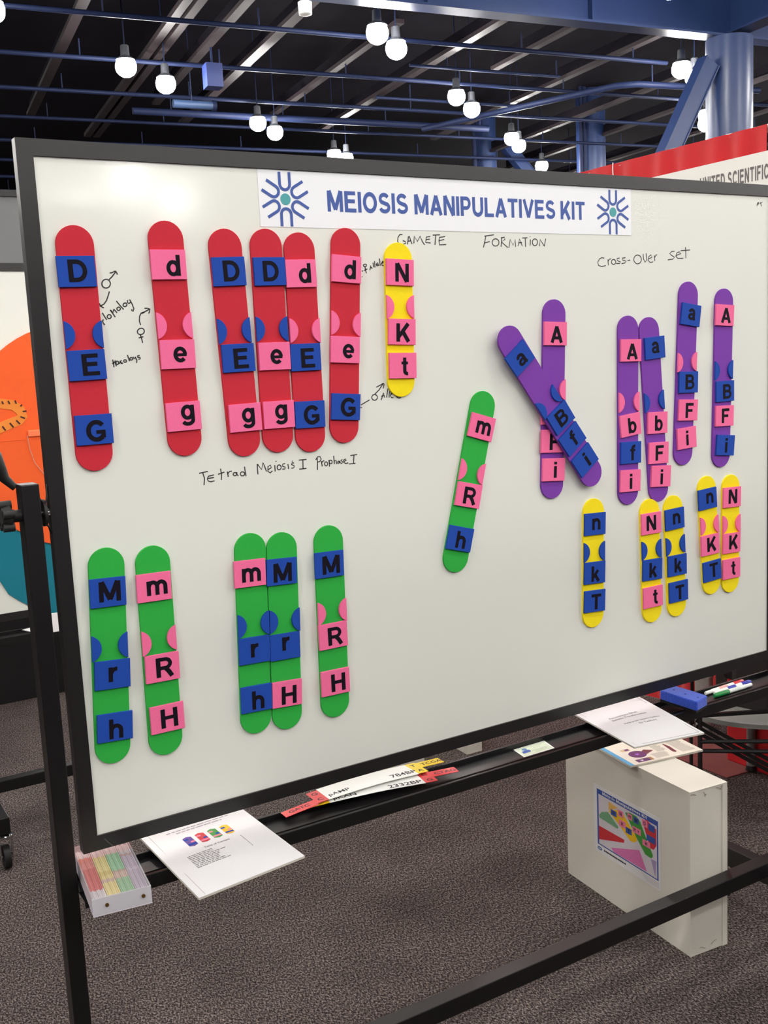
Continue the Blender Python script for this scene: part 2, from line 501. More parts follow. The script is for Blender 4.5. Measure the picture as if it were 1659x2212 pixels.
# ------------------------------------------------------------------ measured layout (metres and degrees on the board face)
# colour, centre x, centre z, tilt, layer, tiles (letter, colour, u, v, turn, letter offset), half discs (side, v, colour)
STRIPS = [
    ('red',0.0549,1.6761,0.22,0,[('D','b',-0.0027,0.1296,0.6,0.0016,0.001),('E','b',0.0002,-0.0252,0.8,0.0058,0.0004),('G','b',0.0022,-0.1345,-0.2,0.0021,-0.0023)],[(-1,0.0258,'b'),(1,0.0253,'b')]),
    ('red',0.2163,1.6872,1.06,0,[('d','p',-0.0012,0.1303,-0.8,0.0077,-0.0019),('e','p',0.0005,-0.0246,-1.3,0.0036,-0.0006),('g','p',0.0006,-0.1344,-0.1,0.0071,0.0015)],[(-1,0.0264,'p'),(1,0.0246,'p')]),
    ('red',0.329,1.676,1.92,0,[('D','b',0.0005,0.1299,-0.1,0.004,0.0008),('E','b',0.0023,-0.0247,-1.0,0.0043,-0.0011),('g','p',0.0044,-0.134,-1.0,0.0054,-0.0013)],[(-1,0.025,'b'),(1,0.0241,'b')]),
    ('red',0.4037,1.6774,-0.08,0,[('D','b',0.0019,0.1285,0.9,0.0016,0.0004),('e','p',0.0013,-0.0258,-0.2,0.0033,-0.0009),('g','p',0.0028,-0.1344,-0.1,0.0041,0.0001)],[(-1,0.0243,'b'),(1,0.0236,'b')]),
    ('red',0.4719,1.6721,0.03,0,[('d','p',-0.0019,0.13,0.6,0.0071,0.0003),('E','b',-0.0024,-0.025,-0.0,0.0037,-0.0016),('G','b',-0.0005,-0.1334,-0.8,0.0024,-0.001)],[(-1,0.0253,'p'),(1,0.024,'p')]),
    ('red',0.5597,1.6828,-4.1,0,[('d','p',-0.0007,0.1277,-0.4,0.007,-0.0004),('e','p',-0.0019,-0.0252,-0.0,0.0063,-0.0026),('G','b',0.0005,-0.135,-1.0,0.0044,-0.0005)],[(-1,0.025,'p'),(1,0.0236,'p')]),
    ('yellow',0.6863,1.7107,-1.48,0,[('N','p',0.0005,0.0935,-1.2,0.0036,-0.0006),('K','p',0.0017,-0.0224,-1.2,0.002,-0.0016),('t','p',0.0019,-0.0892,-0.5,0.0036,-0.0019)],[(-1,0.0261,'p'),(1,0.0267,'p')]),
    ('green',0.0504,1.1411,-3.05,0,[('M','b',-0.0004,0.1164,0.7,0.0029,0.0024),('r','b',0.0026,-0.0313,-0.7,0.0006,0.0005),('h','b',0.0038,-0.1271,-0.9,0.0016,-0.0029)],[(-1,0.0183,'b'),(1,0.0187,'b')]),
    ('green',0.1408,1.1332,-0.56,0,[('m','p',-0.0028,0.1205,-0.6,0.0051,-0.001),('R','p',0.0019,-0.029,-0.5,0.0041,-0.0003),('H','p',0.0043,-0.1245,0.5,0.0033,0.0002)],[(-1,0.02,'p'),(1,0.0221,'p')]),
    ('green',0.3258,1.1315,-2.05,0,[('m','p',-0.0043,0.1193,0.2,0.002,-0.0026),('r','b',-0.0006,-0.0294,0.3,-0.0003,0.0),('h','b',0.0001,-0.1242,-0.1,0.0028,-0.0027)],[(-1,0.0196,'b'),(1,0.0198,'b')]),
    ('green',0.3911,1.1247,-1.92,0,[('M','b',-0.0039,0.1196,-0.7,0.0013,-0.001),('r','b',-0.0019,-0.0273,0.1,0.0013,0.0054),('H','p',-0.0009,-0.1216,-1.2,0.0035,-0.0027)],[(-1,0.0241,'b'),(1,0.0214,'b')]),
    ('green',0.4954,1.1252,-1.01,0,[('M','b',-0.0029,0.1181,-0.3,0.0031,-0.0001),('R','p',-0.001,-0.0257,1.2,0.0041,-0.0018),('H','p',0.0001,-0.121,0.3,0.0055,-0.001)],[(-1,0.0219,'p'),(1,0.0226,'p')]),
    ('green',0.8418,1.3702,-15.01,0,[('m','p',0.0036,0.1184,-2.2,0.0041,-0.0008),('R','p',0.0012,-0.0278,0.9,0.0028,-0.0019),('h','b',-0.0011,-0.1218,-0.5,0.0022,-0.0019)],[(-1,0.0225,'p'),(1,0.0212,'p')]),
    ('purple',1.062,1.5098,35.97,1,[('a','b',-0.0046,0.1441,2.4,0.0017,-0.0041),('B','b',0.005,-0.0292,-0.9,0.0016,0.0003),('f','b',0.0018,-0.088,1.2,0.0025,0.0009),('i','b',0.0009,-0.1498,1.2,0.0043,-0.0009)],[(-1,0.0182,'b'),(1,0.0201,'b')]),
    ('purple',1.0772,1.5281,-2.78,0,[('A','p',0.0001,0.1448,0.4,0.0023,-0.0021),('b','p',-0.0051,-0.0281,-0.7,0.0037,-0.0005),('F','p',-0.0046,-0.0903,-0.8,0.0044,-0.0013),('i','p',0.0001,-0.1538,-1.3,0.0037,-0.0002)],[(-1,0.0221,'p'),(1,0.022,'p')]),
    ('purple',1.302,1.4882,-1.09,0,[('A','p',0.0042,0.1398,-0.3,0.0029,-0.0028),('b','p',0.0029,-0.0316,6.5,0.0042,-0.0016),('f','b',0.0044,-0.0964,-0.5,0.0042,0.0004),('i','p',0.0026,-0.1624,-1.3,0.0006,-0.0014)],[(-1,0.0213,'p'),(1,0.0213,'p')]),
    ('purple',1.3848,1.4838,3.9,0,[('a','b',0.0106,0.147,-0.3,0.001,0.0003),('b','p',0.005,-0.029,-5.5,0.0026,-0.0012),('F','p',0.0029,-0.101,-5.9,0.0015,0.0),('i','p',0.0057,-0.1578,-7.8,0.0012,-0.0014)],[(-1,0.0221,'b'),(1,0.0229,'b')]),
    ('purple',1.4922,1.5641,-3.29,0,[('a','b',0.0056,0.1411,-5.3,0.0021,0.0009),('B','b',0.0052,-0.0187,1.7,0.0034,0.0007),('F','p',0.0073,-0.0855,0.1,0.0033,-0.001),('i','p',0.0062,-0.1529,6.2,0.0003,-0.0)],[(-1,0.0273,'p'),(1,0.0305,'p')]),
    ('purple',1.6211,1.5467,-1.84,0,[('A','p',-0.0024,0.1546,-1.7,0.0032,-0.0009),('B','b',0.0043,-0.0306,2.1,0.0062,-0.0008),('F','p',0.0048,-0.0913,0.2,0.0015,0.0002),('i','b',0.0098,-0.1645,-3.7,0.0019,-0.0004)],[(-1,0.0198,'b'),(1,0.0223,'b')]),
    ('yellow',1.1859,1.1442,-1.69,0,[('n','b',0.0004,0.093,-0.7,0.0024,0.0001),('k','b',-0.0,-0.021,-1.1,0.0015,-0.0034),('T','b',0.0004,-0.088,-1.6,0.0033,-0.0017)],[(-1,0.0285,'b'),(1,0.0271,'b')]),
    ('yellow',1.3698,1.1233,1.16,0,[('N','p',-0.0002,0.0931,-0.9,-0.0013,0.0013),('k','b',-0.0003,-0.0201,-2.9,0.0012,-0.0018),('t','p',-0.0004,-0.0876,-0.8,0.006,-0.0007)],[(-1,0.0298,'b'),(1,0.0275,'b')]),
    ('yellow',1.4513,1.1232,2.45,0,[('n','b',-0.0007,0.0945,-0.1,0.0047,0.0004),('k','b',0.0019,-0.0216,-2.2,0.0018,-0.0003),('T','b',0.0031,-0.0879,-1.5,0.0029,-0.0024)],[(-1,0.0289,'b'),(1,0.0282,'b')]),
    ('yellow',1.572,1.1592,3.97,0,[('n','b',-0.0039,0.0953,-0.4,0.0063,0.0013),('K','p',-0.0032,-0.0221,-2.1,0.0038,0.0011),('T','b',-0.0008,-0.0898,-0.8,0.0043,0.0013)],[(-1,0.0297,'p'),(1,0.0255,'p')]),
    ('yellow',1.6501,1.1535,-0.41,0,[('N','p',-0.0005,0.0948,-1.2,0.0013,0.0019),('K','p',-0.0013,-0.0227,-1.6,0.0054,0.0023),('t','p',-0.0014,-0.0888,0.2,0.0053,0.0002)],[(-1,0.0272,'p'),(1,0.0252,'p')]),
]
STRIP_LABELS = [
    'red foam strip with blue D, E, G tiles, leftmost on the board',
    'red foam strip with pink d, e, g tiles, standing alone second from left',
    'red foam strip with blue D, blue E and pink g tiles',
    'red foam strip with blue D, pink e and pink g tiles',
    'red foam strip with pink d, blue E and blue G, right of a pair',
    'red foam strip with pink d, pink e and blue G, rightmost red',
    'yellow foam strip with pink N, K, t tiles, alone beside the red strips',
    'green foam strip with blue M, r, h tiles, leftmost of the greens',
    'green foam strip with pink m, R, H tiles at lower left',
    'green foam strip with pink m, blue r and blue h tiles',
    'green foam strip with blue M, blue r and pink H tiles',
    'green foam strip with blue M, pink R and pink H tiles',
    'tilted green foam strip with pink m, pink R and blue h tiles at mid board',
    'slanting purple foam strip with blue a, B, f, i lying across another',
    'purple foam strip partly covered by the slanting one, pink A on top',
    'purple foam strip with pink A, pink b, blue f and pink i tiles',
    'purple foam strip with blue a, pink b, F and i tiles',
    'purple foam strip with blue a, blue B, pink F and pink i tiles',
    'purple foam strip with pink A, blue B, pink F and blue i, rightmost purple',
    'yellow foam strip with blue n, k, T tiles and blue half discs',
    'yellow foam strip with pink N, blue k and pink t tiles',
    'yellow foam strip with blue n, k, T tiles touching the one with N, k, t',
    'yellow foam strip with blue n, pink K and blue T tiles',
    'yellow foam strip with pink N, K, t tiles, rightmost by the frame',
]
# pen strokes as (x, z) in tenths of a millimetre
INK_DATA = [
    ('male symbol with arrows beside the first red strip',[[(1096,17861),(1087,17832),(1068,17808),(1042,17792),(1012,17788),(984,17795),(963,17813),(950,17839),(950,17868),(961,17896),(981,17919),(1009,17932),(1038,17934),(1065,17925),(1085,17905),(1095,17878),(1093,17848)],[(1078,17928),(1135,17978),(1202,18054)],[(1097,18041),(1131,18041),(1195,18071)],[(1191,18075),(1216,18058),(1232,18012)],[(1067,17731),(1042,17664),(1004,17580),(956,17522),(892,17490)],[(879,17536),(892,17490),(950,17455)],[(915,17376),(946,17316),(982,17256)]]),
    ('word homolog slanting beside the first red strip',[[(905,17245),(914,17203),(942,17173)],[(924,17266),(904,17228)],[(1061,17327),(1063,17306),(1052,17287),(1032,17277),(1010,17279),(995,17293),(993,17314),(1004,17333),(1024,17344),(1046,17341),(1061,17327)],[(1051,17424),(1090,17368),(1132,17299)],[(1066,17415),(1099,17376),(1112,17418),(1117,17435),(1145,17401),(1169,17371)],[(1231,17453),(1233,17435),(1223,17419),(1206,17409),(1187,17411),(1174,17423),(1172,17441),(1182,17457),(1199,17466),(1218,17465),(1231,17453)],[(1173,17570),(1232,17493),(1289,17424)],[(1351,17520),(1353,17502),(1342,17484),(1322,17473),(1301,17475),(1287,17487),(1285,17506),(1296,17524),(1316,17534),(1337,17533),(1351,17520)],[(1372,17584),(1364,17541),(1393,17524),(1422,17549)],[(1408,17592),(1446,17515),(1470,17437),(1453,17391),(1431,17400),(1434,17430)]]),
    ('female symbol with a curved arrow beside the second red strip',[[(1566,17152),(1550,17222),(1562,17307),(1593,17358),(1667,17382),(1752,17424)],[(1658,17438),(1708,17438),(1756,17424),(1744,17381),(1727,17347)],[(1601,17349),(1657,17374)],[(1624,17064),(1623,17036),(1606,17011),(1577,16994),(1543,16991),(1515,17003),(1499,17025),(1500,17053),(1518,17079),(1547,17095),(1580,17098),(1609,17087),(1624,17064)],[(1544,16998),(1565,16920),(1576,16846)],[(1512,16934),(1599,16953)]]),
    ('word homologs low between the first two red strips',[[(1021,16583),(1033,16518),(1035,16450)],[(1010,16511),(1061,16543)],[(1063,16569),(1071,16508),(1076,16465)],[(1123,16523),(1116,16505),(1101,16495),(1084,16499),(1075,16515),(1077,16535),(1089,16550),(1106,16553),(1119,16542),(1123,16523)],[(1137,16505),(1150,16556),(1172,16504)],[(1177,16564),(1148,16531),(1199,16507)],[(1263,16547),(1256,16533),(1240,16526),(1224,16529),(1214,16542),(1215,16557),(1227,16568),(1244,16570),(1258,16562),(1263,16547)],[(1287,16649),(1304,16593),(1317,16540)],[(1374,16581),(1367,16567),(1352,16560),(1335,16563),(1325,16576),(1327,16591),(1339,16602),(1356,16604),(1370,16596),(1374,16581)],[(1386,16615),(1397,16580),(1430,16605)],[(1422,16614),(1448,16552),(1439,16505)],[(1504,16632),(1463,16625),(1466,16603),(1510,16597),(1513,16575),(1476,16568)]]),
    ('words Tetrad Meiosis I Prophase I under the red strips',[[(2432,14475),(2603,14492)],[(2502,14477),(2529,14370),(2508,14249)],[(2718,14418),(2606,14404),(2582,14355),(2599,14315),(2648,14297),(2720,14309)],[(2593,14364),(2714,14370)],[(2852,14519),(2864,14413),(2852,14309)],[(2795,14419),(2924,14449)],[(2981,14455),(2994,14352)],[(2986,14410),(3026,14450),(3072,14453)],[(3164,14387),(3154,14368),(3132,14359),(3109,14365),(3095,14383),(3097,14404),(3113,14418),(3137,14420),(3157,14407),(3164,14387)],[(3168,14425),(3169,14382),(3194,14351)],[(3325,14376),(3312,14353),(3284,14342),(3254,14350),(3236,14372),(3238,14398),(3259,14416),(3290,14418),(3316,14402),(3325,14376)],[(3331,14511),(3335,14424),(3349,14330)],[(3591,14340),(3588,14448),(3591,14535)],[(3595,14535),(3671,14420),(3713,14553),(3739,14472),(3770,14377)],[(3803,14407),(3875,14440),(3858,14490),(3807,14466),(3800,14374),(3847,14344),(3893,14379)],[(3949,14482),(3949,14360)],[(3976,14558),(3984,14541)],[(4080,14426),(4067,14397),(4041,14383),(4012,14391),(3995,14418),(3997,14450),(4018,14473),(4047,14476),(4072,14457),(4080,14426)],[(4167,14491),(4116,14482),(4107,14447),(4166,14418),(4153,14387),(4099,14389)],[(4224,14475),(4233,14380)],[(4356,14483),(4313,14491),(4296,14459),(4353,14433),(4350,14394),(4291,14386)],[(4316,14526),(4326,14513)],[(4459,14529),(4625,14527)],[(4547,14525),(4540,14350)],[(4458,14354),(4614,14355)],[(4857,14536),(4858,14416),(4850,14300)],[(4825,14499),(4862,14552),(4919,14555),(4945,14508),(4913,14461),(4860,14452)],[(4943,14468),(4958,14362)],[(4949,14431),(4981,14465),(5010,14462)],[(5079,14399),(5070,14374),(5048,14362),(5026,14369),(5012,14391),(5014,14419),(5030,14438),(5054,14441),(5073,14425),(5079,14399)],[(5111,14473),(5117,14341)],[(5182,14426),(5173,14403),(5153,14392),(5132,14399),(5119,14419),(5120,14444),(5136,14461),(5157,14464),(5176,14450),(5182,14426)],[(5221,14544),(5227,14381)],[(5230,14431),(5262,14459),(5284,14375)],[(5344,14406),(5337,14393),(5322,14388),(5308,14395),(5303,14410),(5309,14424),(5324,14429),(5339,14421),(5344,14406)],[(5353,14434),(5359,14389)],[(5409,14455),(5376,14438),(5413,14408),(5396,14381),(5365,14380)],[(5437,14412),(5496,14427),(5479,14459),(5439,14442),(5436,14392),(5481,14367),(5540,14376)],[(5595,14514),(5748,14521)],[(5677,14517),(5655,14351)],[(5550,14350),(5702,14352)]]),
    ('female symbol beside the last red strip',[[(6184,18182),(6176,18168),(6157,18159),(6134,18159),(6116,18167),(6110,18182),(6118,18196),(6137,18205),(6160,18205),(6178,18196),(6184,18182)],[(6145,18154),(6154,18088),(6167,18030)],[(6116,18082),(6196,18116)],[(6071,18068),(6096,18081)],[(6065,17971),(6074,17961)]]),
    ('word Allele beside the N strip',[[(6252,18089),(6274,18179),(6308,18116)],[(6256,18130),(6297,18144)],[(6331,18234),(6342,18144)],[(6366,18266),(6371,18141)],[(6398,18186),(6458,18211),(6434,18235),(6399,18200),(6414,18172),(6465,18186)],[(6482,18315),(6493,18176)],[(6525,18214),(6581,18256),(6553,18263),(6525,18221),(6540,18179),(6581,18180)]]),
    ('male symbol with arrows at the blue G',[[(6280,15615),(6272,15590),(6253,15572),(6226,15562),(6197,15564),(6172,15577),(6155,15598),(6150,15623),(6158,15647),(6177,15666),(6204,15675),(6233,15674),(6258,15661),(6275,15640),(6280,15615)],[(6220,15679),(6326,15759),(6434,15886)],[(6266,15817),(6356,15851),(6434,15886)],[(6434,15886),(6450,15867),(6424,15783)],[(5892,15489),(6097,15576)],[(5881,15443),(5914,15437)]]),
    ('word Allele half under the N strip',[[(6365,15556),(6428,15696),(6448,15601)],[(6369,15631),(6446,15644)],[(6537,15776),(6517,15705),(6493,15598)],[(6588,15744),(6558,15674),(6554,15594)],[(6600,15650),(6653,15683),(6611,15700),(6586,15636),(6605,15591),(6656,15585)],[(6698,15724),(6697,15622)],[(6714,15621),(6751,15582),(6801,15565),(6828,15585)]]),
    ('word GAMETE',[[(7044,18781),(6982,18783),(6933,18722),(6922,18647),(6960,18594),(7052,18596),(7111,18615),(7101,18649),(7044,18664)],[(7151,18593),(7180,18745),(7199,18755),(7260,18598)],[(7159,18654),(7240,18666)],[(7303,18614),(7320,18757),(7391,18653),(7460,18759),(7508,18655),(7559,18589)],[(7702,18754),(7607,18743),(7590,18637),(7707,18629)],[(7599,18691),(7692,18706)],[(7767,18784),(7942,18793)],[(7839,18785),(7812,18592)],[(8067,18760),(7927,18742),(7912,18680),(7920,18594),(8084,18601)],[(7919,18677),(8045,18702)],[(9060,18786),(9311,18817)],[(9098,18787),(9068,18678),(9025,18554)],[(9042,18642),(9195,18680)],[(9438,18663),(9424,18625),(9390,18597),(9345,18586),(9300,18595),(9269,18623),(9258,18661),(9272,18699),(9306,18727),(9351,18738),(9395,18728),(9427,18701),(9438,18663)],[(9519,18774),(9486,18574)]]),
    ('word FORMATION',[[(9493,18754),(9584,18775),(9595,18725),(9502,18674),(9666,18562)],[(9692,18556),(9738,18728),(9812,18608),(9869,18730),(9876,18578)],[(9943,18599),(9988,18742),(10056,18601)],[(9953,18660),(10051,18672)],[(10062,18763),(10206,18771)],[(10142,18764),(10146,18581)],[(10285,18736),(10270,18609)],[(10271,18801),(10281,18789)],[(10479,18682),(10468,18646),(10440,18619),(10404,18609),(10368,18618),(10342,18644),(10334,18680),(10345,18716),(10372,18742),(10409,18752),(10445,18743),(10471,18717),(10479,18682)],[(10530,18600),(10549,18740),(10666,18602)],[(10666,18602),(10707,18763)]]),
    ('words Cross-Over Set above the purple strips',[[(12394,18359),(12320,18372),(12246,18338),(12198,18270),(12215,18203),(12306,18176),(12436,18197)],[(12501,18332),(12517,18204)],[(12503,18278),(12542,18333),(12598,18351)],[(12743,18280),(12733,18252),(12708,18232),(12674,18225),(12640,18232),(12616,18252),(12608,18279),(12617,18306),(12642,18326),(12676,18334),(12710,18326),(12734,18307),(12743,18280)],[(12861,18369),(12776,18348),(12794,18307),(12888,18280),(12859,18246),(12755,18243)],[(13042,18377),(12937,18362),(12955,18322),(13069,18295),(13030,18260),(12916,18239)],[(13103,18309),(13188,18323)],[(13541,18339),(13528,18295),(13494,18261),(13446,18241),(13393,18241),(13345,18260),(13312,18294),(13301,18337),(13314,18380),(13348,18415),(13396,18435),(13449,18435),(13497,18416),(13530,18382),(13541,18339)],[(13596,18463),(13609,18346),(13657,18277),(13717,18333),(13694,18478)],[(13766,18347),(13885,18396),(13846,18445),(13777,18403),(13756,18319),(13824,18271),(13913,18285)],[(13954,18432),(13972,18306)],[(13964,18383),(14004,18439),(14048,18449)],[(14617,18536),(14526,18528),(14454,18478),(14525,18436),(14616,18394),(14564,18352),(14392,18334)],[(14657,18437),(14831,18481),(14770,18523),(14688,18494),(14657,18423),(14727,18367),(14902,18375)],[(14821,18549),(15131,18569)],[(14980,18632),(14994,18376)]]),
    ('small scribbled mark in the top right corner',[[(17496,19656),(17518,19732),(17557,19743),(17565,19708),(17518,19707)],[(17565,19749),(17573,19709)],[(17619,19740),(17658,19747),(17650,19716),(17619,19720)],[(17642,19721),(17666,19651)],[(17673,19747),(17697,19758)]]),
]

# ------------------------------------------------------------------ setting
def carpet_mat():
    m = bpy.data.materials.new('carpet_pile')
    m.use_nodes = True
    nt = m.node_tree
    b = nt.nodes['Principled BSDF']
    tc = nt.nodes.new('ShaderNodeTexCoord')
    mp = nt.nodes.new('ShaderNodeMapping')
    nt.links.new(tc.outputs['Object'], mp.inputs['Vector'])
    mp.inputs['Rotation'].default_value = (0, 0, R(30))
    mp.inputs['Scale'].default_value = (1.0, 0.6, 1.0)
    n1 = nt.nodes.new('ShaderNodeTexNoise')
    n1.inputs['Scale'].default_value = 210
    n1.inputs['Detail'].default_value = 6
    n1.inputs['Roughness'].default_value = 0.8
    nt.links.new(mp.outputs['Vector'], n1.inputs['Vector'])
    cr = nt.nodes.new('ShaderNodeValToRGB')
    e = cr.color_ramp.elements
    e[0].position = 0.42
    e[0].color = lin((25, 19, 20))
    e[1].position = 0.60
    e[1].color = lin((150, 138, 132))
    k = cr.color_ramp.elements.new(0.5)
    k.color = lin((70, 61, 60))
    nt.links.new(n1.outputs['Fac'], cr.inputs['Fac'])
    n2 = nt.nodes.new('ShaderNodeTexNoise')
    n2.inputs['Scale'].default_value = 5
    n2.inputs['Detail'].default_value = 3
    nt.links.new(tc.outputs['Object'], n2.inputs['Vector'])
    rr = nt.nodes.new('ShaderNodeMapRange')
    rr.inputs['From Min'].default_value = 0.3
    rr.inputs['From Max'].default_value = 0.7
    rr.inputs['To Min'].default_value = 0.82
    rr.inputs['To Max'].default_value = 1.1
    nt.links.new(n2.outputs['Fac'], rr.inputs['Value'])
    mx = nt.nodes.new('ShaderNodeVectorMath')
    mx.operation = 'SCALE'
    nt.links.new(cr.outputs['Color'], mx.inputs[0])
    nt.links.new(rr.outputs['Result'], mx.inputs['Scale'])
    nt.links.new(mx.outputs[0], b.inputs['Base Color'])
    b.inputs['Roughness'].default_value = 0.95
    b.inputs['Specular IOR Level'].default_value = 0.1
    bp = nt.nodes.new('ShaderNodeBump')
    bp.inputs['Strength'].default_value = 0.6
    bp.inputs['Distance'].default_value = 0.004
    nt.links.new(n1.outputs['Fac'], bp.inputs['Height'])
    nt.links.new(bp.outputs['Normal'], b.inputs['Normal'])
    return m


STEEL = mat('blue_painted_steel', (32, 47, 84), 0.36, 0.12, 2.0, 0.1, 30, spec=0.35)
STEEL2 = mat('dark_blue_pipe', (22, 30, 56), 0.55, 0.12, 3.0, spec=0.15)
JOIST = mat('dusty_joist', (36, 29, 32), 0.6, 0.2, 2.0, spec=0.2)
DECK = mat('ceiling_deck', (19, 17, 22), 0.95, 0.25, 1.0, spec=0.03)
WALLM = mat('hall_wall', (26, 24, 27), 0.9, 0.15, 0.6, spec=0.05)
BLACK = mat('black_satin_metal', (13, 11, 13), 0.4, 0.2, 25, 0.05, 600)
BLACKP = mat('black_plastic_frame', (30, 27, 29), 0.36, 0.15, 12, 0.08, 500)
CHROME = mat('chrome', (200, 200, 200), 0.15, 0.03, 40, metal=1.0)
RUBBER = mat('black_rubber', (16, 16, 17), 0.6, 0.1, 40)
PAPER = mat('white_paper', (236, 234, 236), 0.45, 0.015, 20, coat=0.25, coat_rough=0.25)
CARD = mat('white_carton', (224, 218, 206), 0.62, 0.03, 9, 0.15, 40)
INKB = mat('black_print', (26, 22, 30), 0.6, 0.1, 60)
INKG = mat('grey_print', (120, 116, 122), 0.6, 0.1, 60)
WHITE = mat('white_plastic', (238, 238, 234), 0.35, 0.02, 60)
BLUEI = mat('blue_print', (58, 86, 162), 0.55, 0.06, 120)
TEALI = mat('teal_print', (72, 160, 165), 0.55, 0.06, 120)

mb = MB()
hall_box(mb, -45, 75, -62, 78, -0.1, 0.0)
struct('floor', mb, carpet_mat())
mb = MB()
hall_box(mb, -45, 75, -62, 78, 11.0, 11.2)
struct('ceiling', mb, DECK)
for nm, a0, a1, b0, b1 in (('wall_left', -45.3, -45, -62, 78), ('wall_right', 75, 75.3, -62, 78), ('wall_back', -45, 75, -62.3, -62), ('wall_far', -45, 75, 78, 78.3)):
    mb = MB()
    hall_box(mb, a0, a1, b0, b1, 0, 11)
    struct(nm, mb, WALLM)

# unseen draped booth back, added behind the camera to dim the board's lower part
t = thing('light_blocker', 'added dark draped screen behind the camera blocking low light, outside the picture', 'light blocker', (1.3, -3.4, 0))
part('blocker_panel', MB().box(-2.9, 7.0, -3.44, -3.40, 0, 2.40), mat('blocker_drape', (38, 36, 42), .9, .1, 6), t)
part('top_rail', MB().tube([(-2.92, -3.42, 2.41), (7.02, -3.42, 2.41)], .018, 8), mat('alu', (190, 190, 186), .35, metal=.7), t, True)
for px_ in (-2.9, .4, 3.7, 7.0):
    part('pole', MB().tube([(px_, -3.46, 0), (px_, -3.46, 2.42)], .018, 8), mat('alu', (190, 190, 186), .35, metal=.7), t, True)

# ------------------------------------------------------------------ ceiling steelwork
cols = [(18.3, 19.9, 'fat round blue column at right under the big beam', 8.6), (24.0, 33.3, 'round blue column rising behind the board left of the red drape', 11.0),
        (21.5, 36.7, 'farthest round blue column with a brace leaning right', 11.0)]
for i, (a, b, lb, top) in enumerate(cols):
    t = thing('steel_column', lb, 'column', hall(a, b, 0), 'blue steel columns')
    k_ = .74 if i == 2 else 1.0
    mb = MB().lathe([(0.535 * k_, 0), (0.535 * k_, top)], hall(a, b, 0), 40)
    part('shaft', mb, STEEL, t, True)
    mb = MB().lathe([(0.62 * k_, 0), (0.62 * k_, 0.25), (0.54 * k_, 0.3)], hall(a, b, 0), 32)
    part('base_collar', mb, STEEL, t, True)
    mb = MB().lathe([(0.545 * k_, 6.1 if i == 0 else 9.2), (0.545 * k_, 6.14 if i == 0 else 9.24)], hall(a, b, 0), 32)
    part('weld_band', mb, STEEL, t, True)
    if i == 1:   # drain pipes strapped to its left side
        for k, (da, r) in enumerate(((-0.78, 0.11), (-1.02, 0.07))):
            mb = MB().tube([hall(a + da * 0.75, b + da * 0.25 - 0.2, 0), hall(a + da * 0.75, b + da * 0.25 - 0.2, 11)], r, 12)
            part('drain_pipe', mb, STEEL2, t, True)
    if i == 2:
        mb = MB().tube([hall(a - .72, b - .35, 0), hall(a - .72, b - .35, 11)], 0.09, 12)
        part('drain_pipe', mb, STEEL2, t, True)


def brace(lb, p, q, w, h):
    t = thing('brace', lb, 'brace', p, 'diagonal braces beside the columns')
    part('web', MB().bar(p, q, w, h * .86, EY), STEEL, t)
    for s in (-1, 1):
        d = (Vector(q) - Vector(p)).normalized()
        n = d.cross(EY).normalized() * (w / 2)
        part('flange', MB().bar(Vector(p) + n * s, Vector(q) + n * s, 0.03, h, EY), STEEL, t)


brace('broad blue diagonal brace running down left from the fat column', hall(17.55, 19.75, 8.0), hall(12.9, 19.75, 0.0), 0.40, 0.34)
brace('blue diagonal brace leaning right beside the farthest column', hall(22.15, 36.5, 9.75), hall(31.6, 36.5, 0), 0.42, 0.36)

# the big beam over the fat column
t = thing('ceiling_beam', 'deep blue steel beam crossing the top of the picture over the fat column', 'beam', hall(7.0, 19.9, 8.6))
part('web', hall_box(MB(), -6, 44, 19.86, 19.94, 8.65, 10.9), STEEL, t)
part('flange', hall_box(MB(), -6, 44, 19.68, 20.12, 8.6, 8.65), STEEL, t)
part('flange', hall_box(MB(), -6, 44, 19.68, 20.12, 10.9, 10.97), STEEL, t)
for k in range(9):
    part('stiffener', hall_box(MB(), 2.3 + 4 * k, 2.36 + 4 * k, 19.70, 19.86, 8.65, 10.9), STEEL, t)
t = thing('ceiling_beam', 'deep beam running into the top right corner from the fat column', 'beam', hall(18.3, 19.9, 8.6))
part('web', hall_box(MB(), 18.26, 18.34, -20, 19.68, 8.7, 10.9), STEEL, t)
part('flange', hall_box(MB(), 18.05, 18.55, -20, 19.68, 8.65, 8.7), STEEL, t)

# pipes running across the hall (a direction)
pipes = [(23.2, 0, 19.2, .055, 9.0), (26.4, 0, 44, .055, 9.0), (29.5, 0, 44, .055, 9.0), (32.7, 0, 44, .05, 9.0), (25.25, 12.6, 17.2, .04, 9.05),
         (30.9, 6.6, 18.2, .10, 8.9), (28.7, 13.2, 18.5, .045, 9.1), (35.9, 0, 50, .055, 9.0), (39.1, 0, 50, .055, 9.0), (42.3, 0, 55, .055, 9.0), (45.5, 0, 55, .055, 9.0), (50, 0, 60, .06, 9.0), (56, 0, 60, .06, 9.0)]
names = ['nearest thin blue ceiling pipe hanging in front of the lamps', 'second long ceiling pipe counting back from the near one', 'third long ceiling pipe counting back from the near one',
         'fourth long ceiling pipe, last one clear above the board', 'short thin pipe under the beam right of the top lamps', 'thick blue main pipe just above the board frame at centre',
         'short pipe between the middle lamps and the thick main', 'far ceiling pipe, first beyond the thick main', 'far ceiling pipe, second beyond the thick main', 'far ceiling pipe, third beyond the thick main',
         'far ceiling pipe, fourth beyond the thick main', 'far ceiling pipe, fifth beyond the thick main', 'farthest ceiling pipe before the end wall']
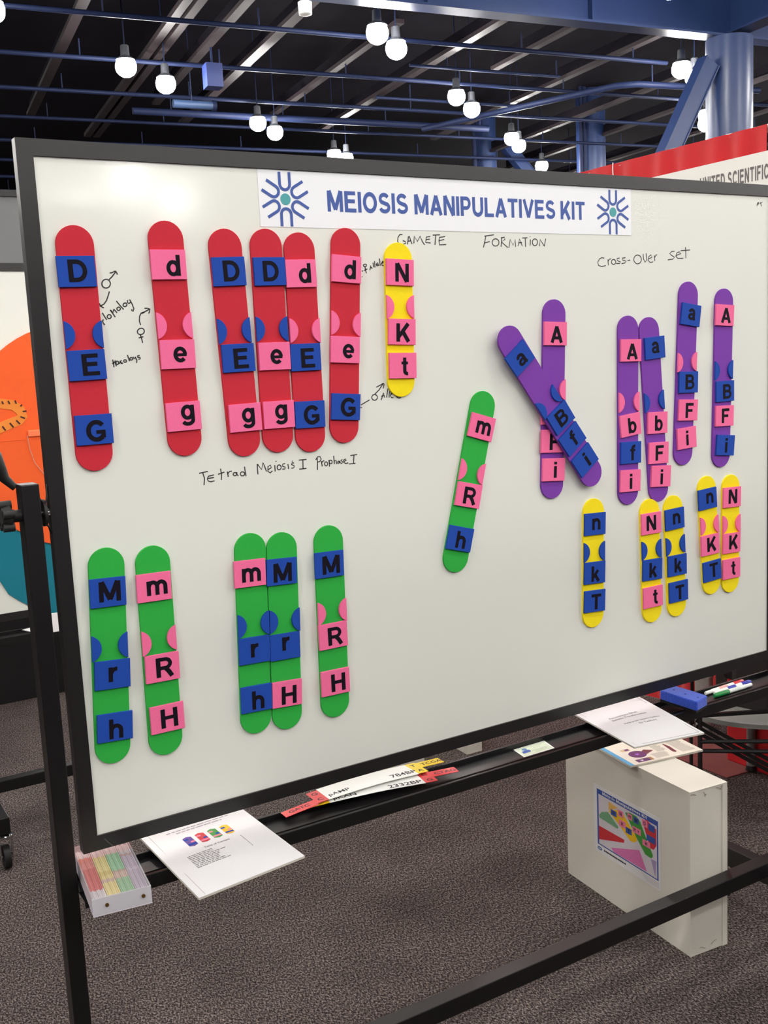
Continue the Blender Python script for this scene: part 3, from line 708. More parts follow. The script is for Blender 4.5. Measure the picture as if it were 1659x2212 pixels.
for (b, a0, a1, r, z), lb in zip(pipes, names):
    t = thing('ceiling_pipe', lb, 'pipe', hall(a0, b, z), 'ceiling pipes')
    part('pipe_run', MB().tube([hall(a0, b, z), hall(a1, b, z)], r, 10), STEEL2, t, True)
    a = a0 + 1.1
    while a < a1:
        part('hanger_rod', MB().tube([hall(a, b, z), hall(a, b, z + 0.42)], 0.018, 6), STEEL2, t)
        a += 3.4
# bent sprinkler branch in front of the fat column
t = thing('sprinkler_branch', 'bent blue pipe bright where it meets the diagonal brace', 'pipe', hall(18.9, 23.8, 8.6))
part('pipe_run', MB().tube([hall(15.6, 30.5, 8.7), hall(18.3, 24.2, 8.62), hall(18.75, 23.85, 8.6), hall(22.8, 23.6, 8.6)], .085, 10), STEEL2, t, True)
part('hanger_rod', MB().tube([hall(19.2, 23.8, 8.6), hall(19.2, 23.8, 9.1)], .02, 6), STEEL2, t)

# joists running away from the camera (b direction)
jo = [(4.0, 22, 32.4, .24), (6.1, 20.3, 34.9, .5), (7.15, 20.3, 30.4, .22), (8.45, 20.3, 32.6, .27), (10.8, 22.0, 31.0, .2), (13.0, 20.4, 32.8, .24),
      (14.9, 20.6, 24.9, .2), (17.35, 20.6, 33.2, .22), (20.6, 24, 36, .2), (23.2, 22, 38, .22), (26.5, 24, 42, .22), (-2, 20, 36, .22), (31, 24, 46, .22)]
jn = ['dusty flat joist at far left of the ceiling', 'wide double joist beside the top left lamps', 'joist just right of the top left lamps', 'long joist running down left from the small white speaker',
      'joist running down left from the bright lamp at top centre', 'joist starting below the top centre lamp pair', 'short joist under the beam at top centre right',
      'long joist descending from under the beam toward the middle lamps', 'far joist behind the lamp by the fat column', 'far joist left of the fat column', 'far joist seen behind the diagonal brace',
      'joist beyond the left edge', 'far joist right of the fat column']
for (a, b0, b1, w), lb in zip(jo, jn):
    k = 1.045
    t = thing('ceiling_joist', lb, 'joist', hall(a * k, b0 * k, 9.3), 'flat dusty joists')
    if w > .4:
        for s in (-1, 1):
            part('rail', hall_box(MB(), a * k + s * .15 - .1, a * k + s * .15 + .1, b0 * k, b1 * k, 9.3, 9.42), JOIST, t)
    else:
        part('rail', hall_box(MB(), a * k - w / 2, a * k + w / 2, b0 * k, b1 * k, 9.3, 9.4), JOIST, t)
    part('stem', hall_box(MB(), a * k - .02, a * k + .02, b0 * k, b1 * k, 9.4, 9.7), DECK, t)

# small ceiling kit
t = thing('ceiling_speaker', 'small white can speaker hanging at top centre left', 'speaker', hall(7.85, 20.2, 8.35))
part('can', MB().lathe([(.08, .0), (.13, .02), (.14, .24), (.08, .28)], hall(7.85, 20.2, 8.35), 20), WHITE, t, True)
part('bracket', MB().tube([hall(7.85, 20.2, 8.65), hall(7.85, 20.2, 9.3)], .03, 8), STEEL2, t)
t = thing('heater_box', 'small blue box unit hanging between the joists at upper left', 'box', hall(7.55, 25.9, 8.4))
part('casing', hall_box(MB(), 7.35, 7.75, 25.7, 26.1, 8.35, 8.9), mat('blue_box', (20, 36, 88), .5), t)
part('hanger_rod', MB().tube([hall(7.55, 25.9, 8.9), hall(7.55, 25.9, 9.7)], .03, 6), STEEL2, t)
t = thing('duct_stub', 'short pale blue duct end left of the centre lamps', 'duct', hall(7.4, 27.6, 8.5))
part('duct', MB().tube([hall(7.1, 28.2, 8.5), hall(8.2, 28.2, 8.5)], .11, 12), mat('pale_duct', (50, 68, 100), .4), t, True)
part('hanger_rod', MB().tube([hall(7.6, 28.2, 8.6), hall(7.6, 28.2, 11)], .015, 6), STEEL2, t)
part('collar', MB().tube([hall(8.15, 28.2, 8.5), hall(8.25, 28.2, 8.5)], .14, 12), STEEL2, t, True)

# ------------------------------------------------------------------ high-bay lamps
HOUS = mat('lamp_housing', (60, 62, 68), 0.4, 0.05, 10)
LENS = mat('lamp_lens', (255, 255, 255), 0.4, 0.0, 10, emit=((1.0, 0.975, 0.93), LAMP))


def lamp_meshes():
    h = MB().lathe([(.05, .46), (.09, .44), (.10, .22), (.19, .16), (.215, .13), (.205, .125)], (0, 0, 0), 20).mesh('housing', HOUS, True)
    prof = [(.200, .13), (.235, .03), (.235, -.04)]
    for k in range(1, 4):
        a = R(90 * k / 4)
        prof.append((.235 * math.cos(a), -.04 - .20 * math.sin(a)))
    prof.append((.001, -.24))
    l = MB().lathe(prof, (0, 0, 0), 14).mesh('lens', LENS, True)
    s = MB().tube([(0, 0, .46), (0, 0, 2.6)], .016, 6).mesh('stem', STEEL2)
    return h, l, s


LM = lamp_meshes()


def lamp(a, b, lb, group, z=8.4):
    t = thing('high_bay_lamp', lb, 'lamp', hall(a, b, z), group)
    for n, me in zip(('housing', 'lens', 'stem'), LM):
        link(n, me, t)


vis = [(5.204, 24.698, 'lit round lamp at upper left, left one of its pair'), (6.379, 25.91, 'lit round lamp at upper left, right and lower one of its pair'),
       (9.74, 20.964, 'big bright lamp at top centre, upper one of its pair'), (10.612, 21.882, 'big bright lamp at top centre, lower one of its pair'),
       (9.801, 29.415, 'lit lamp above the banner, left one of its close pair'), (10.662, 30.46, 'lit lamp above the banner, right one of its close pair'),
       (14.034, 25.414, 'lit lamp right of centre, upper one of its pair'), (15.147, 26.574, 'lit lamp right of centre, lower one of its pair'),
       (13.706, 33.352, 'lit lamp just above the board frame at centre, left of its pair'), (14.35, 33.85, 'lit lamp just above the board frame at centre, right of its pair'),
       (18.419, 29.815, 'lit lamp near the farthest column, upper one of its pair'), (19.3, 30.8, 'lit lamp near the farthest column, lower one of its pair'),
       (22.254, 33.971, 'single lit lamp touching the board frame left of the middle column'),
       (18.35, 21.623, 'glaring lamp beside the fat column, left one of its pair'), (19.219, 22.153, 'glaring lamp beside the fat column, right one against the brace'),
       (22.75, 25.7, 'lamp peeping out left of the fat column, upper one'), (23.6, 26.7, 'lamp peeping out left of the fat column, lower one'),
       (2.15, 21.6, 'lamp cut by the left edge of the picture')]
for a, b, lb in vis:
    lamp(a, b, lb, None)
# the same grid of lamps carries on over the rest of the hall
rest = 'ceiling lamps outside the picture'
far_lb = 'lit round high-bay lamp hanging outside the photographed part of the ceiling'
for x, y in ((12.05, -35.63), (15.27, -39.69), (12.36, -43.52), (9.2, -42.6), (19.0, -31.5)):
    v = Vector((x, y, 0)) - ORI
    lamp(v.dot(EX), v.dot(EY), far_lb, rest)
for ia in range(-5, 9):
    for ib in range(-9, 9):
        if (ia + ib) % 2:
            continue
        a, b = 9.74 + 4.3 * ia, 20.964 + 4.3 * ib + 0.2 * ia
        if b > 19 and -1 < a < 26:
            continue
        if abs(a - 18.34) < .5:
            a += .7
        lamp(a, b, far_lb, rest)

# ------------------------------------------------------------------ rolling whiteboard
BOARDM = mat('whiteboard_enamel', (231, 232, 224), 0.5, 0.012, 3.0, coat=0.85, coat_rough=0.115)
W, Z0, Z1 = 1.795, 0.82, 1.99
F = 0.027


def make_whiteboard(dx, dy, label, foot=0.24):
    t = thing('rolling_whiteboard', label, 'whiteboard', (dx + W / 2, dy, 0), 'rolling whiteboards')
    bx = lambda *a, b=0.0: MB().box(a[0] + dx, a[1] + dx, a[2] + dy, a[3] + dy, a[4], a[5], b)
    part('writing_surface', bx(-.01, W + .01, 0, .012, Z0 - .01, Z1 + .01), BOARDM, t)
    # four frame members, mitred
    o = [(-F, Z0 - F), (W + F, Z0 - F), (W + F, Z1 + F), (-F, Z1 + F)]
    i = [(0, Z0), (W, Z0), (W, Z1), (0, Z1)]
    for k, nm in enumerate(('bottom', 'right', 'top', 'left')):
        a, b, c, d = o[k], o[(k + 1) % 4], i[(k + 1) % 4], i[k]
        P = [Vector((x + dx, dy + .018, z)) for x, z in (a, b, c, d)]
        m_ = MB().prism(P, (0, -.022, 0))
        part('frame_member', m_, BLACKP, t)
    for x0 in (-.075, W + .045):
        x1 = x0 + .030
        lg = part('upright', bx(x0, x1, -.02, .02, .183, 1.46, b=.002), BLACK, t)
        ft = part('foot_bar', bx(x0 - .004, x1 + .004, -foot, foot, .125, .183, b=.003), BLACK, t)
        for s in (-1, 1):
            cx_, cy_ = (x0 + x1) / 2 + dx, dy + s * (foot - .025)
            mbc = MB().tube([(cx_ - .011, cy_, .04), (cx_ + .011, cy_, .04)], .04, 20)
            w_ = part('caster_wheel', mbc, RUBBER, t, True)
            fk = MB().box(cx_ - .022, cx_ - .018, cy_ - .018, cy_ + .018, .03, .105).box(cx_ + .018, cx_ + .022, cy_ - .018, cy_ + .018, .03, .105)
            fk.box(cx_ - .022, cx_ + .022, cy_ - .02, cy_ + .02, .105, .110).tube([(cx_ - .024, cy_, .04), (cx_ + .024, cy_, .04)], .008, 10)
            fk.lathe([(.026, 0), (.028, .006), (.02, .012), (.011, .015)], (cx_, cy_, .110), 16)
            part('caster_fork', fk, CHROME, t, True)
        # pivot: washer, plate on the frame and hand knob outside
        s = -1 if x0 < 0 else 1
        zc = 1.408
        xi = x1 if s < 0 else x0
        xo = x0 if s < 0 else x1
        mbp = MB().tube([(xi + dx, dy, zc), (xi - s * .017 + dx, dy, zc)], .006, 10)
        part('pivot_bolt', mbp, CHROME, t, True)
        mbp = MB().tube([(xi - s * .005 + dx, dy, zc), (xi - s * .010 + dx, dy, zc)], [.023, .023], 20)
        part('pivot_washer', mbp, RUBBER, t, True)
        mbp = MB().tube([(xo + dx, dy, zc), (xo + s * .014 + dx, dy, zc)], .0105, 14)
        mbp.tube([(xo + s * .014 + dx, dy, zc), (xo + s * .018 + dx, dy, zc), (xo + s * .032 + dx, dy, zc)], [.014, .022, .018], 14)
        for k in range(5):
            g = 2 * math.pi * k / 5 + .3
            c = Vector((0, math.cos(g) * .020, math.sin(g) * .020 + zc))
            mbp.tube([(xo + s * .014 + dx, dy + c.y, c.z), (xo + s * .032 + dx, dy + c.y, c.z)], .0075, 10)
        part('hand_knob', mbp, RUBBER, t, True)
    part('cross_bar', bx(-.045, W + .045, -.02, .02, .186, .228, b=.002), BLACK, t)
    # tray: floor, front and back lips, bracket tabs
    part('tray_floor', bx(-.045, W + .045, -.055, .032, .733, .736), BLACK, t)
    part('tray_lip', bx(-.045, W + .045, -.062, -.055, .722, .749, b=.001), BLACK, t)
    part('tray_lip', bx(-.045, W + .045, .030, .036, .733, .748, b=.001), BLACK, t)
    part('tray_rib', bx(-.045, W + .045, -.030, -.026, .736, .739), BLACK, t)
    return t


board = make_whiteboard(0, 0, 'large rolling whiteboard in front holding the coloured foam strips')
board2 = make_whiteboard(.18, 1.95, 'second rolling whiteboard behind at left with an orange disc on it')

# marker writing on the board face
INK = mat('marker_ink', (44, 42, 44), 0.6, 0.15, 200)
for nm, strokes in INK_DATA:
    mb = MB()
    for s in strokes:
        mb.ribbon([(x / 1e4, -.0001, z / 1e4) for x, z in s], .0021, (0, -1, 0), .0002)
    part('marker_writing', mb, INK, board, label=nm)
# pen scratches on the frame
part('frame_scratch', MB().ribbon([(.012, -.0041, .812), (.018, -.0041, .803), (.026, -.0041, .794)], .0007, (0, -1, 0), .0001), mat('scratch', (120, 118, 118), .5), board)

# curled black straps by the left pivot
mb = MB().tube([(-.048, .012, 1.445), (-.042, -.004, 1.432), (-.037, -.010, 1.418), (-.031, -.004, 1.435), (-.027, .004, 1.455)], .0016, 6)
mb.tube([(-.046, .006, 1.385), (-.040, -.008, 1.392), (-.033, -.008, 1.385), (-.028, .004, 1.372)], .0018, 6)
part('wire_tie', mb, RUBBER, board, True)
# black lever hanging behind the left upright
mb = MB().tube([(-.140, .03, 1.530), (-.122, .03, 1.515), (-.108, .03, 1.500), (-.096, .03, 1.482), (-.088, .03, 1.468), (-.074, .026, 1.452)],
               [.012, .024, .022, .013, .008, .006], 14)
part('lock_lever', mb, RUBBER, board, True)

# ------------------------------------------------------------------ foam strips
COL = {'red': (200, 42, 58), 'green': (44, 172, 66), 'yellow': (252, 226, 22), 'purple': (124, 62, 166), 'b': (28, 72, 168), 'p': (246, 112, 160)}
FM = {k: mat('foam_' + k, v, 0.75, 0.05, 300, 0.12, 900, spec=0.25) for k, v in COL.items()}
FM['edge_red'] = FM['red']
LET = mat('letter_print', (16, 11, 24), 0.7, 0.1, 200, spec=0.15)
LEN = {'red': .411, 'green': .389, 'yellow': .303, 'purple': .438}
SW = .0635


def capsule(L):
    r = SW / 2
    pts = []
    for k in range(17):
        a = R(180 * k / 16)
        pts.append((r * math.cos(a), 0, (L / 2 - r) + r * math.sin(a)))
    for k in range(17):
        a = R(180 + 180 * k / 16)
        pts.append((r * math.cos(a), 0, -(L / 2 - r) + r * math.sin(a)))
    return MB().prism(pts, (0, -.005, 0), .0005)


BODY = {k: capsule(L).mesh('strip_body', FM[k]) for k, L in LEN.items()}
TILE = {}
SEMI = {}
for k in 'bp':
    TILE[k] = MB().prism([(SW / 2, 0, -.0254), (SW / 2, 0, .0254), (-SW / 2, 0, .0254), (-SW / 2, 0, -.0254)], (0, -.005, 0), .0004).mesh('allele_tile', FM[k])
    for s in (-1, 1):
        c, d = .046, .0172
        rr = (c * c / 4 + d * d) / (2 * d)
        h = math.asin(c / 2 / rr)
        pts = [(s * (SW / 2 + .0002) - s * (rr * math.cos(-h + 2 * h * q / 14) - (rr - d)), 0, rr * math.sin(-h + 2 * h * q / 14)) for q in range(15)]
        SEMI[k, s] = MB().prism(pts, (0, -.004, 0), .0003).mesh('centromere_half', FM[k])
GL = {}


def glyph(ch):
    if ch not in GL:
        fn = plane_fn((0, 0, 0), (1, 0, 0), (0, 0, 1), (0, -1, 0))
        GL[ch] = bold_mb(ch, fn, .0358, xs=1.06, wt=1.1).mesh('letter', LET)
    return GL[ch]


NAMEC = {'b': 'blue', 'p': 'pink'}
for (col, cx, cz, ang, layer, tiles, semis), lb in zip(STRIPS, STRIP_LABELS):
    grp = {'red': 'red foam chromosome strips', 'green': 'green foam chromosome strips', 'yellow': 'yellow foam chromosome strips', 'purple': 'purple foam chromosome strips'}[col]
    t = thing('foam_strip', lb, 'foam strip', (cx, -.013 * layer - .0001, cz), grp)
    t.rotation_euler = (0, -R(ang), 0)
    link('strip_body', BODY[col], t)
    for ch, c, u, v, ta, lu, lv in tiles:
        u = max(-.006, min(.006, u)) if col != 'purple' else u
        tl = link('allele_tile', TILE[c], t, (u, -.0051, v))
        tl.rotation_euler = (0, -R(ta), 0)
        tl['label'] = NAMEC[c] + ' tile with letter ' + ch
        link('letter', glyph(ch), tl, (lu, -.0051, lv))
    for s, v, c in semis:
        sm = link('centromere_half', SEMI[c, s], t, (0, -.0051, v - .0))
        sm['label'] = NAMEC[c] + ' half disc'

# ------------------------------------------------------------------ banner
t = thing('paper_banner', 'white paper title banner with blue lettering taped under the top frame', 'banner', (.397, 0, 1.887), None)
bt = R(-.05)
part('sheet', MB().box(.397, 1.3228, -.0008, -.0002, 1.887, 1.9895), mat('banner_paper', (242, 243, 247), .55, .01, 20), t)
fn = plane_fn((.8608, -.0009, 1.9372), (1, 0, 0), (0, 0, 1), (0, -1, 0))
tm = bold_mb('MEIOSIS MANIPULATIVES KIT', fn, .0385, width=.6445, gap=.13, wt=1.1)
part('title_lettering', tm, BLUEI, t)


def emblem(cx, cz, r):
    root = link('emblem', MB().lathe([(r * .21, 0), (r * .21, .0006)], (0, 0, 0), 28).mesh('emblem', TEALI), t, Vector((cx, -.0008, cz)) - Vector(t.location))
    root.rotation_euler = (R(90), 0, 0)
    for k in range(6):
        g = R(90 + 60 * k)
        pts = []
        hw = r * .205
        pts.append((r * .98, -hw))
        pts.append((r * .56, -hw))
        for q in range(9):
            a = R(270 - 180 * q / 8)
            pts.append((r * .545 + hw * math.cos(a), hw * math.sin(a)))
        pts.append((r * .98, hw))
        P = [(x * math.cos(g) - y * math.sin(g), x * math.sin(g) + y * math.cos(g), .0001) for x, y in pts]
        link('emblem_arm', MB().ribbon(P, r * .11, (0, 0, 1), .0005).mesh('emblem_arm', BLUEI), root)


emblem(.4508, 1.9372, .0497)
emblem(1.2672, 1.9370, .0492)

# ------------------------------------------------------------------ sheets on the tray
def quad_fn(BL, BR, TR, TL, w, h, sag=0.0, curl=0.0):
    BL, BR, TR, TL = map(Vector, (BL, BR, TR, TL))

    def fn(x, y, l):
        u, v = x / w, y / h
        p = BL * (1 - u) * (1 - v) + BR * u * (1 - v) + TR * u * v + TL * (1 - u) * v
        p = p + Vector((0, 0, l + sag * math.sin(math.pi * u) * math.sin(math.pi * v) + curl * (1 - v) ** 3))
        return p
    return fn


def sheet(fn, w, h, x0=0, x1=None, y0=0, y1=None, th=.0008, base=0.0, n=8):
    x1 = w if x1 is None else x1
    y1 = h if y1 is None else y1
    mb = MB()
    vs, fs = [], []
    for l in (base, base + th):
        for j in range(n + 1):
            for i in range(n + 1):
                vs.append(fn(x0 + (x1 - x0) * i / n, y0 + (y1 - y0) * j / n, l))
    N = (n + 1) ** 2
    for j in range(n):
        for i in range(n):
            a = j * (n + 1) + i
            fs += [(a, a + n + 1, a + n + 2, a + 1), (N + a, N + a + 1, N + a + n + 2, N + a + n + 1)]
    for i in range(n):
        for a, b in ((i, i + 1), (n * (n + 1) + i + 1, n * (n + 1) + i)):
            fs.append((a, b, b + N, a + N))
        for a, b in (((i + 1) * (n + 1), i * (n + 1)), (i * (n + 1) + n, (i + 1) * (n + 1) + n)):
            fs.append((a, b, b + N, a + N))
    return mb.add(vs, fs)


def poly(fn, pts, th=.0002, base=0.0):
    """flat print: polygon pts in sheet coordinates"""
    n = len(pts)
    vs = [fn(x, y, base) for x, y in pts] + [fn(x, y, base + th) for x, y in pts]
    fs = [tuple(range(n))[::-1], tuple(range(n, 2 * n))] + [(i, (i + 1) % n, (i + 1) % n + n, i + n) for i in range(n)]
    return MB().add(vs, fs)


def rect(x0, x1, y0, y1):
    return [(x0, y0), (x1, y0), (x1, y1), (x0, y1)]


PINKM = mat('print_pink', (238, 130, 160), .6)
REDM = mat('print_red', (205, 52, 60), .6)
GRNM = mat('print_green', (70, 150, 60), .6)
YELM = mat('print_yellow', (240, 190, 30), .6)
PURM = mat('print_purple', (96, 70, 150), .6)
OLIV = mat('print_pale_green', (120, 165, 110), .6)

# booklet with chromosome pictures, near left
w, h = .216, .279
fn = quad_fn((.112, -.195, .7505), (.322, -.177, .7555), (.309, .098, .7575), (.099, .085, .7575), w, h, .0025)
t = thing('manual_booklet', 'stapled white booklet with four coloured chromosome pictures on the left of the tray', 'booklet', (.21, -.05, .75))
part('pages', sheet(fn, w, h, th=.0035, base=-.0045), CARD, t)
part('cover_sheet', sheet(fn, w, h, th=.0008, base=-.0009, n=12), PAPER, t)
part('spine_crease', poly(fn, rect(.013, .0142, .004, h - .004), .0002, .0001), mat('crease', (200, 190, 188), .6), t)
lines = MB()
for (y, x0, x1) in ((.246, .045, .178), (.236, .062, .160)):
    x = x0
    while x < x1:
        wl = random.uniform(.006, .016)
        m2 = poly(fn, rect(x, min(x + wl, x1), y, y + .0032), .0001, .0001)
        lines.add(m2.v, m2.f)
        x += wl + .0025
part('printed_heading', lines, mat('faint_print', (176, 160, 172), .6), t)
m2 = text_mb('Table of Content', lambda x, y, l: fn(.108 + x, .150 + y, l + .0001), height=.0055, bold=.01, th=.0001)
part('printed_heading', m2, INKG, t)
lines = MB()
for k in range(9):
    y = .136 - .0058 * k
    x, x1 = .040, .040 + random.uniform(.045, .07)
    while x < x1:
        wl = random.uniform(.004, .011)
        m2 = poly(fn, rect(x, x + wl, y, y + .0022), .0001, .0001)
        lines.add(m2.v, m2.f)
        x += wl + .0018
part('printed_lines', lines, INKG, t)
m2 = MB()
for k in range(9):
    yy = .150 - .006 * k
    q = poly(fn, rect(.158, .1592, yy - .0042, yy), .0001, .0001)
    m2.add(q.v, q.f)
part('printed_rule', m2, INKG, t)
for k, (c1, c2, c3) in enumerate(((PURM, FM['b'], PINKM), (REDM, PINKM, FM['b']), (GRNM, PINKM, FM['b']), (YELM, FM['b'], PINKM))):
    x0 = .061 + .0262 * k
    ic = part('printed_chromosome', poly(fn, [(x0, .172), (x0 + .009, .168), (x0 + .018, .172), (x0 + .018, .208), (x0 + .009, .212), (x0, .208)], .0001, .0001), c1, t)
    for j, (yy, cc) in enumerate(((.200, c2), (.187, c3), (.178, c2))):
        part('printed_band', poly(fn, rect(x0 + .0005 + (.009 if j == 1 else 0), x0 + (.0175 if j else .009), yy - .003, yy + .003), .0001, .0002), cc, ic)

# card box at the left end of the tray
t = thing('card_box', 'clear plastic box of pastel striped cards beside the left upright', 'box', (-.005, -.05, .75))
def clear(name, fac, milk):
    """thin clear plastic: see-through with a gloss and a little milkiness"""
    m = bpy.data.materials.new(name)
    m.use_nodes = True
    nt = m.node_tree
    nt.nodes.clear()
    out = nt.nodes.new('ShaderNodeOutputMaterial')
    tr = nt.nodes.new('ShaderNodeBsdfTransparent')
    gl = nt.nodes.new('ShaderNodeBsdfGlossy')
    gl.inputs['Roughness'].default_value = .08
    di = nt.nodes.new('ShaderNodeBsdfDiffuse')
    di.inputs['Color'].default_value = (.82, .8, .86, 1)
    m1, m2 = nt.nodes.new('ShaderNodeMixShader'), nt.nodes.new('ShaderNodeMixShader')
    m1.inputs[0].default_value = fac
    m2.inputs[0].default_value = milk
    nt.links.new(tr.outputs[0], m1.inputs[1])
    nt.links.new(gl.outputs[0], m1.inputs[2])
    nt.links.new(m1.outputs[0], m2.inputs[1])
    nt.links.new(di.outputs[0], m2.inputs[2])
    nt.links.new(m2.outputs[0], out.inputs[0])
    return m


ACR = clear('clear_acrylic', .1, .35)
th_ = R(-7.0)
ux, uy = Vector((math.cos(th_), math.sin(th_), 0)), Vector((-math.sin(th_) * .9, math.cos(th_), 0)).normalized()
FLc = Vector((-.0545, -.150, .7495))


def cb(x0, x1, y0, y1, z0, z1):
    P = [FLc + ux * x + uy * y + Vector((0, 0, z0)) for x, y in ((x0, y0), (x1, y0), (x1, y1), (x0, y1))]
    return MB().prism(P, (0, 0, z1 - z0))


bw, bl, bh = .097, .215, .031
part('base_tray', cb(0, bw, 0, bl, 0, .002), mat('milky_plastic', (226, 220, 232), .3, .01, 30), t)
part('front_wall', cb(0, bw, 0, .0025, .002, bh), clear('milky_front', .1, .72), t)
part('back_wall', cb(0, bw, bl - .0025, bl, .002, bh), ACR, t)
part('side_wall', cb(0, .002, .0025, bl - .0025, .002, bh), ACR, t)
part('side_wall', cb(bw - .002, bw, .0025, bl - .0025, .002, bh), ACR, t)
part('lid', cb(0, bw, 0, bl, bh, bh + .0012), clear('clear_lid', .10, .04), t)
for xk in (.023, .083):
    c = FLc + ux * xk + Vector((0, -.0005, .017))
    part('rivet', MB().tube([c + Vector((0, .001, 0)), c + Vector((0, -.0015, 0))], .0032, 12), mat('brass', (140, 110, 60), .35, metal=.8), t, True)
cc = {'r': (232, 150, 140), 'R': (222, 118, 112), 'y': (240, 226, 160), 'Y': (226, 206, 130), 'g': (170, 216, 176), 'G': (140, 186, 140), 'l': (206, 190, 206), 'L': (180, 160, 182), 'w': (222, 212, 216), 'o': (206, 170, 160)}
rows = [(.003, .022, [('w', .03), ('R', .085), ('r', .045), ('w', .03)]), (.0262, .022, [('Y', .05), ('o', .012), ('Y', .03), ('y', .06), ('w', .04)]),
        (.0494, .022, [('G', .055), ('o', .03), ('g', .07), ('w', .03)]), (.0726, .021, [('L', .075), ('l', .06), ('o', .006), ('w', .04)])]
for xk, wk, segs in rows:
    y = .005
    n = 0
    for c, ln in segs:
        ln = min(ln, bl - .006 - y)
        m2 = MB()
        nn = max(3, int(ln / .004))
        cards = []
        for q in range(9):
            xa = xk + wk * q / 9
            P = [FLc + ux * (xa + s_ * wk / 9 * .86) + uy * yy + Vector((0, 0, .0022)) for s_, yy in ((0, y), (1, y), (1, y + ln), (0, y + ln))]
            m2.prism(P, (0, 0, .0262 + .0012 * math.sin(q * 1.7)))
        part('card_bundle', m2, mat('card_' + c + str(ord(c)), cc[c], .6), t)
        y += ln + .0002

# laminated strips with letters
LAM = mat('laminated_white', (240, 240, 236), .35, .01, 20, coat=.6, coat_rough=.12)
LAR = mat('laminated_red', (214, 40, 48), .35, .03, 20, coat=.6, coat_rough=.1)
LAY = mat('laminated_yellow', (240, 208, 30), .35, .03, 20, coat=.6, coat_rough=.1)


def gene_strip(label, O, ang, zf, parts, texts):
    t = thing('gene_strip', label, 'paper strip', O, 'laminated gene strips')
    ca, sa = math.cos(R(ang)), math.sin(R(ang))
    fn = lambda x, y, l: Vector((O[0] + x * ca - y * sa, O[1] + x * sa + y * ca, O[2] + zf(x) + l))
    for nm, m_, segs in parts:
        mm = MB()
        for x0, x1, y0, y1 in segs:
            n = max(1, int((x1 - x0) / .012))
            for k in range(n):
                xa, xb = x0 + (x1 - x0) * k / n, x0 + (x1 - x0) * (k + 1) / n
                vs = [fn(xa, y0, 0), fn(xb, y0, 0), fn(xb, y1, 0), fn(xa, y1, 0), fn(xa, y0, .0007), fn(xb, y0, .0007), fn(xb, y1, .0007), fn(xa, y1, .0007)]
                mm.add(vs, [(0, 3, 2, 1), (4, 5, 6, 7), (0, 1, 5, 4), (1, 2, 6, 5), (2, 3, 7, 6), (3, 0, 4, 7)])
        part(nm, mm, m_, t)
    for s, x, y, hh in texts:
        part('lettering', text_mb(s, lambda a, b, l: fn(x + a, y + b, l + .0008), height=hh, bold=.012, th=.0001, xs=1.15), INKB, t)


arch = lambda x: .008 + .003 * math.sin(max(0, min(1, x / .216)) * math.pi) - (.009 * max(0, -x / .1) ** 1.3) - .003 * max(0, (x - .216) / .09)
gene_strip('upper laminated strip lettered pAMP 784BP with red and yellow ends', (.4725, .0085, .7480), -.8, arch,
           [('white_centre', LAM, [(0, .216, 0, .060)]), ('red_end', LAR, [(-.026, 0, 0, .056), (-.100, -.026, -.006, .020)]),
            ('yellow_end', LAY, [(.216, .242, .002, .060), (.242, .300, .028, .056)])],
           [('pAMP', .032, .016, .0165), ('784BP', .188, .018, .0155), ('T', .229, .045, .012), ('A', .230, .016, .012), ('TCGA', .274, .042, .012), ('G', -.013, .042, .012), ('C', -.013, .014, .012), ('GATC', -.064, .008, .011)])
gene_strip('lower laminated strip lettered pKAN 2332BP with red right end', (.4715, .0035, .7500), -10.0, lambda x: .001 + .002 * math.sin(max(0, min(1, x / .21)) * math.pi) - (.006 * max(0, (-x) / .1)),
           [('white_centre', LAM, [(0, .212, 0, .056)]), ('red_end', LAR, [(.212, .240, 0, .054), (.240, .300, .022, .050)]),
            ('yellow_end', LAY, [(-.045, 0, .001, .020)])],
           [('pKAN', .036, .012, .0165), ('2332BP', .170, .013, .0155), ('G', .226, .012, .012), ('C', .226, .042, .012), ('CTAG', .272, .036, .012)])

# business card
t = thing('business_card', 'pale green business card with a blue logo lying on the tray', 'card', (1.0, .006, .737))
fn = quad_fn((.952, -.0235, .7365), (1.041, -.0225, .7365), (1.0525, .0285, .7365), (.961, .0285, .7365), .089, .054)
part('card_stock', sheet(fn, .089, .054, th=.0005, n=2), mat('card_white', (235, 236, 228), .5), t)
part('printed_panel', poly(fn, rect(.004, .085, .004, .050), .0001, .0006), mat('card_green', (206, 214, 190), .55), t)
lg = part('printed_logo', poly(fn, [(.009, .018), (.028, .018), (.032, .022), (.031, .030), (.026, .033), (.010, .030)], .0001, .0007), BLUEI, t)
part('printed_logo', poly(fn, [(.022 + .007 * math.cos(R(30 * k)), .038 + .006 * math.sin(R(30 * k))) for k in range(12)], .0001, .0007), mat('logo_blue', (80, 120, 160), .5), t)
mm = MB()
for (x0, x1, y) in ((.040, .072, .040), (.045, .066, .033), (.036, .078, .020), (.040, .074, .014), (.040, .062, .009)):
    q = poly(fn, rect(x0, x1, y, y + .0018), .0001, .0007)
    mm.add(q.v, q.f)
part('printed_lines', mm, mat('card_print', (168, 178, 156), .6), t)

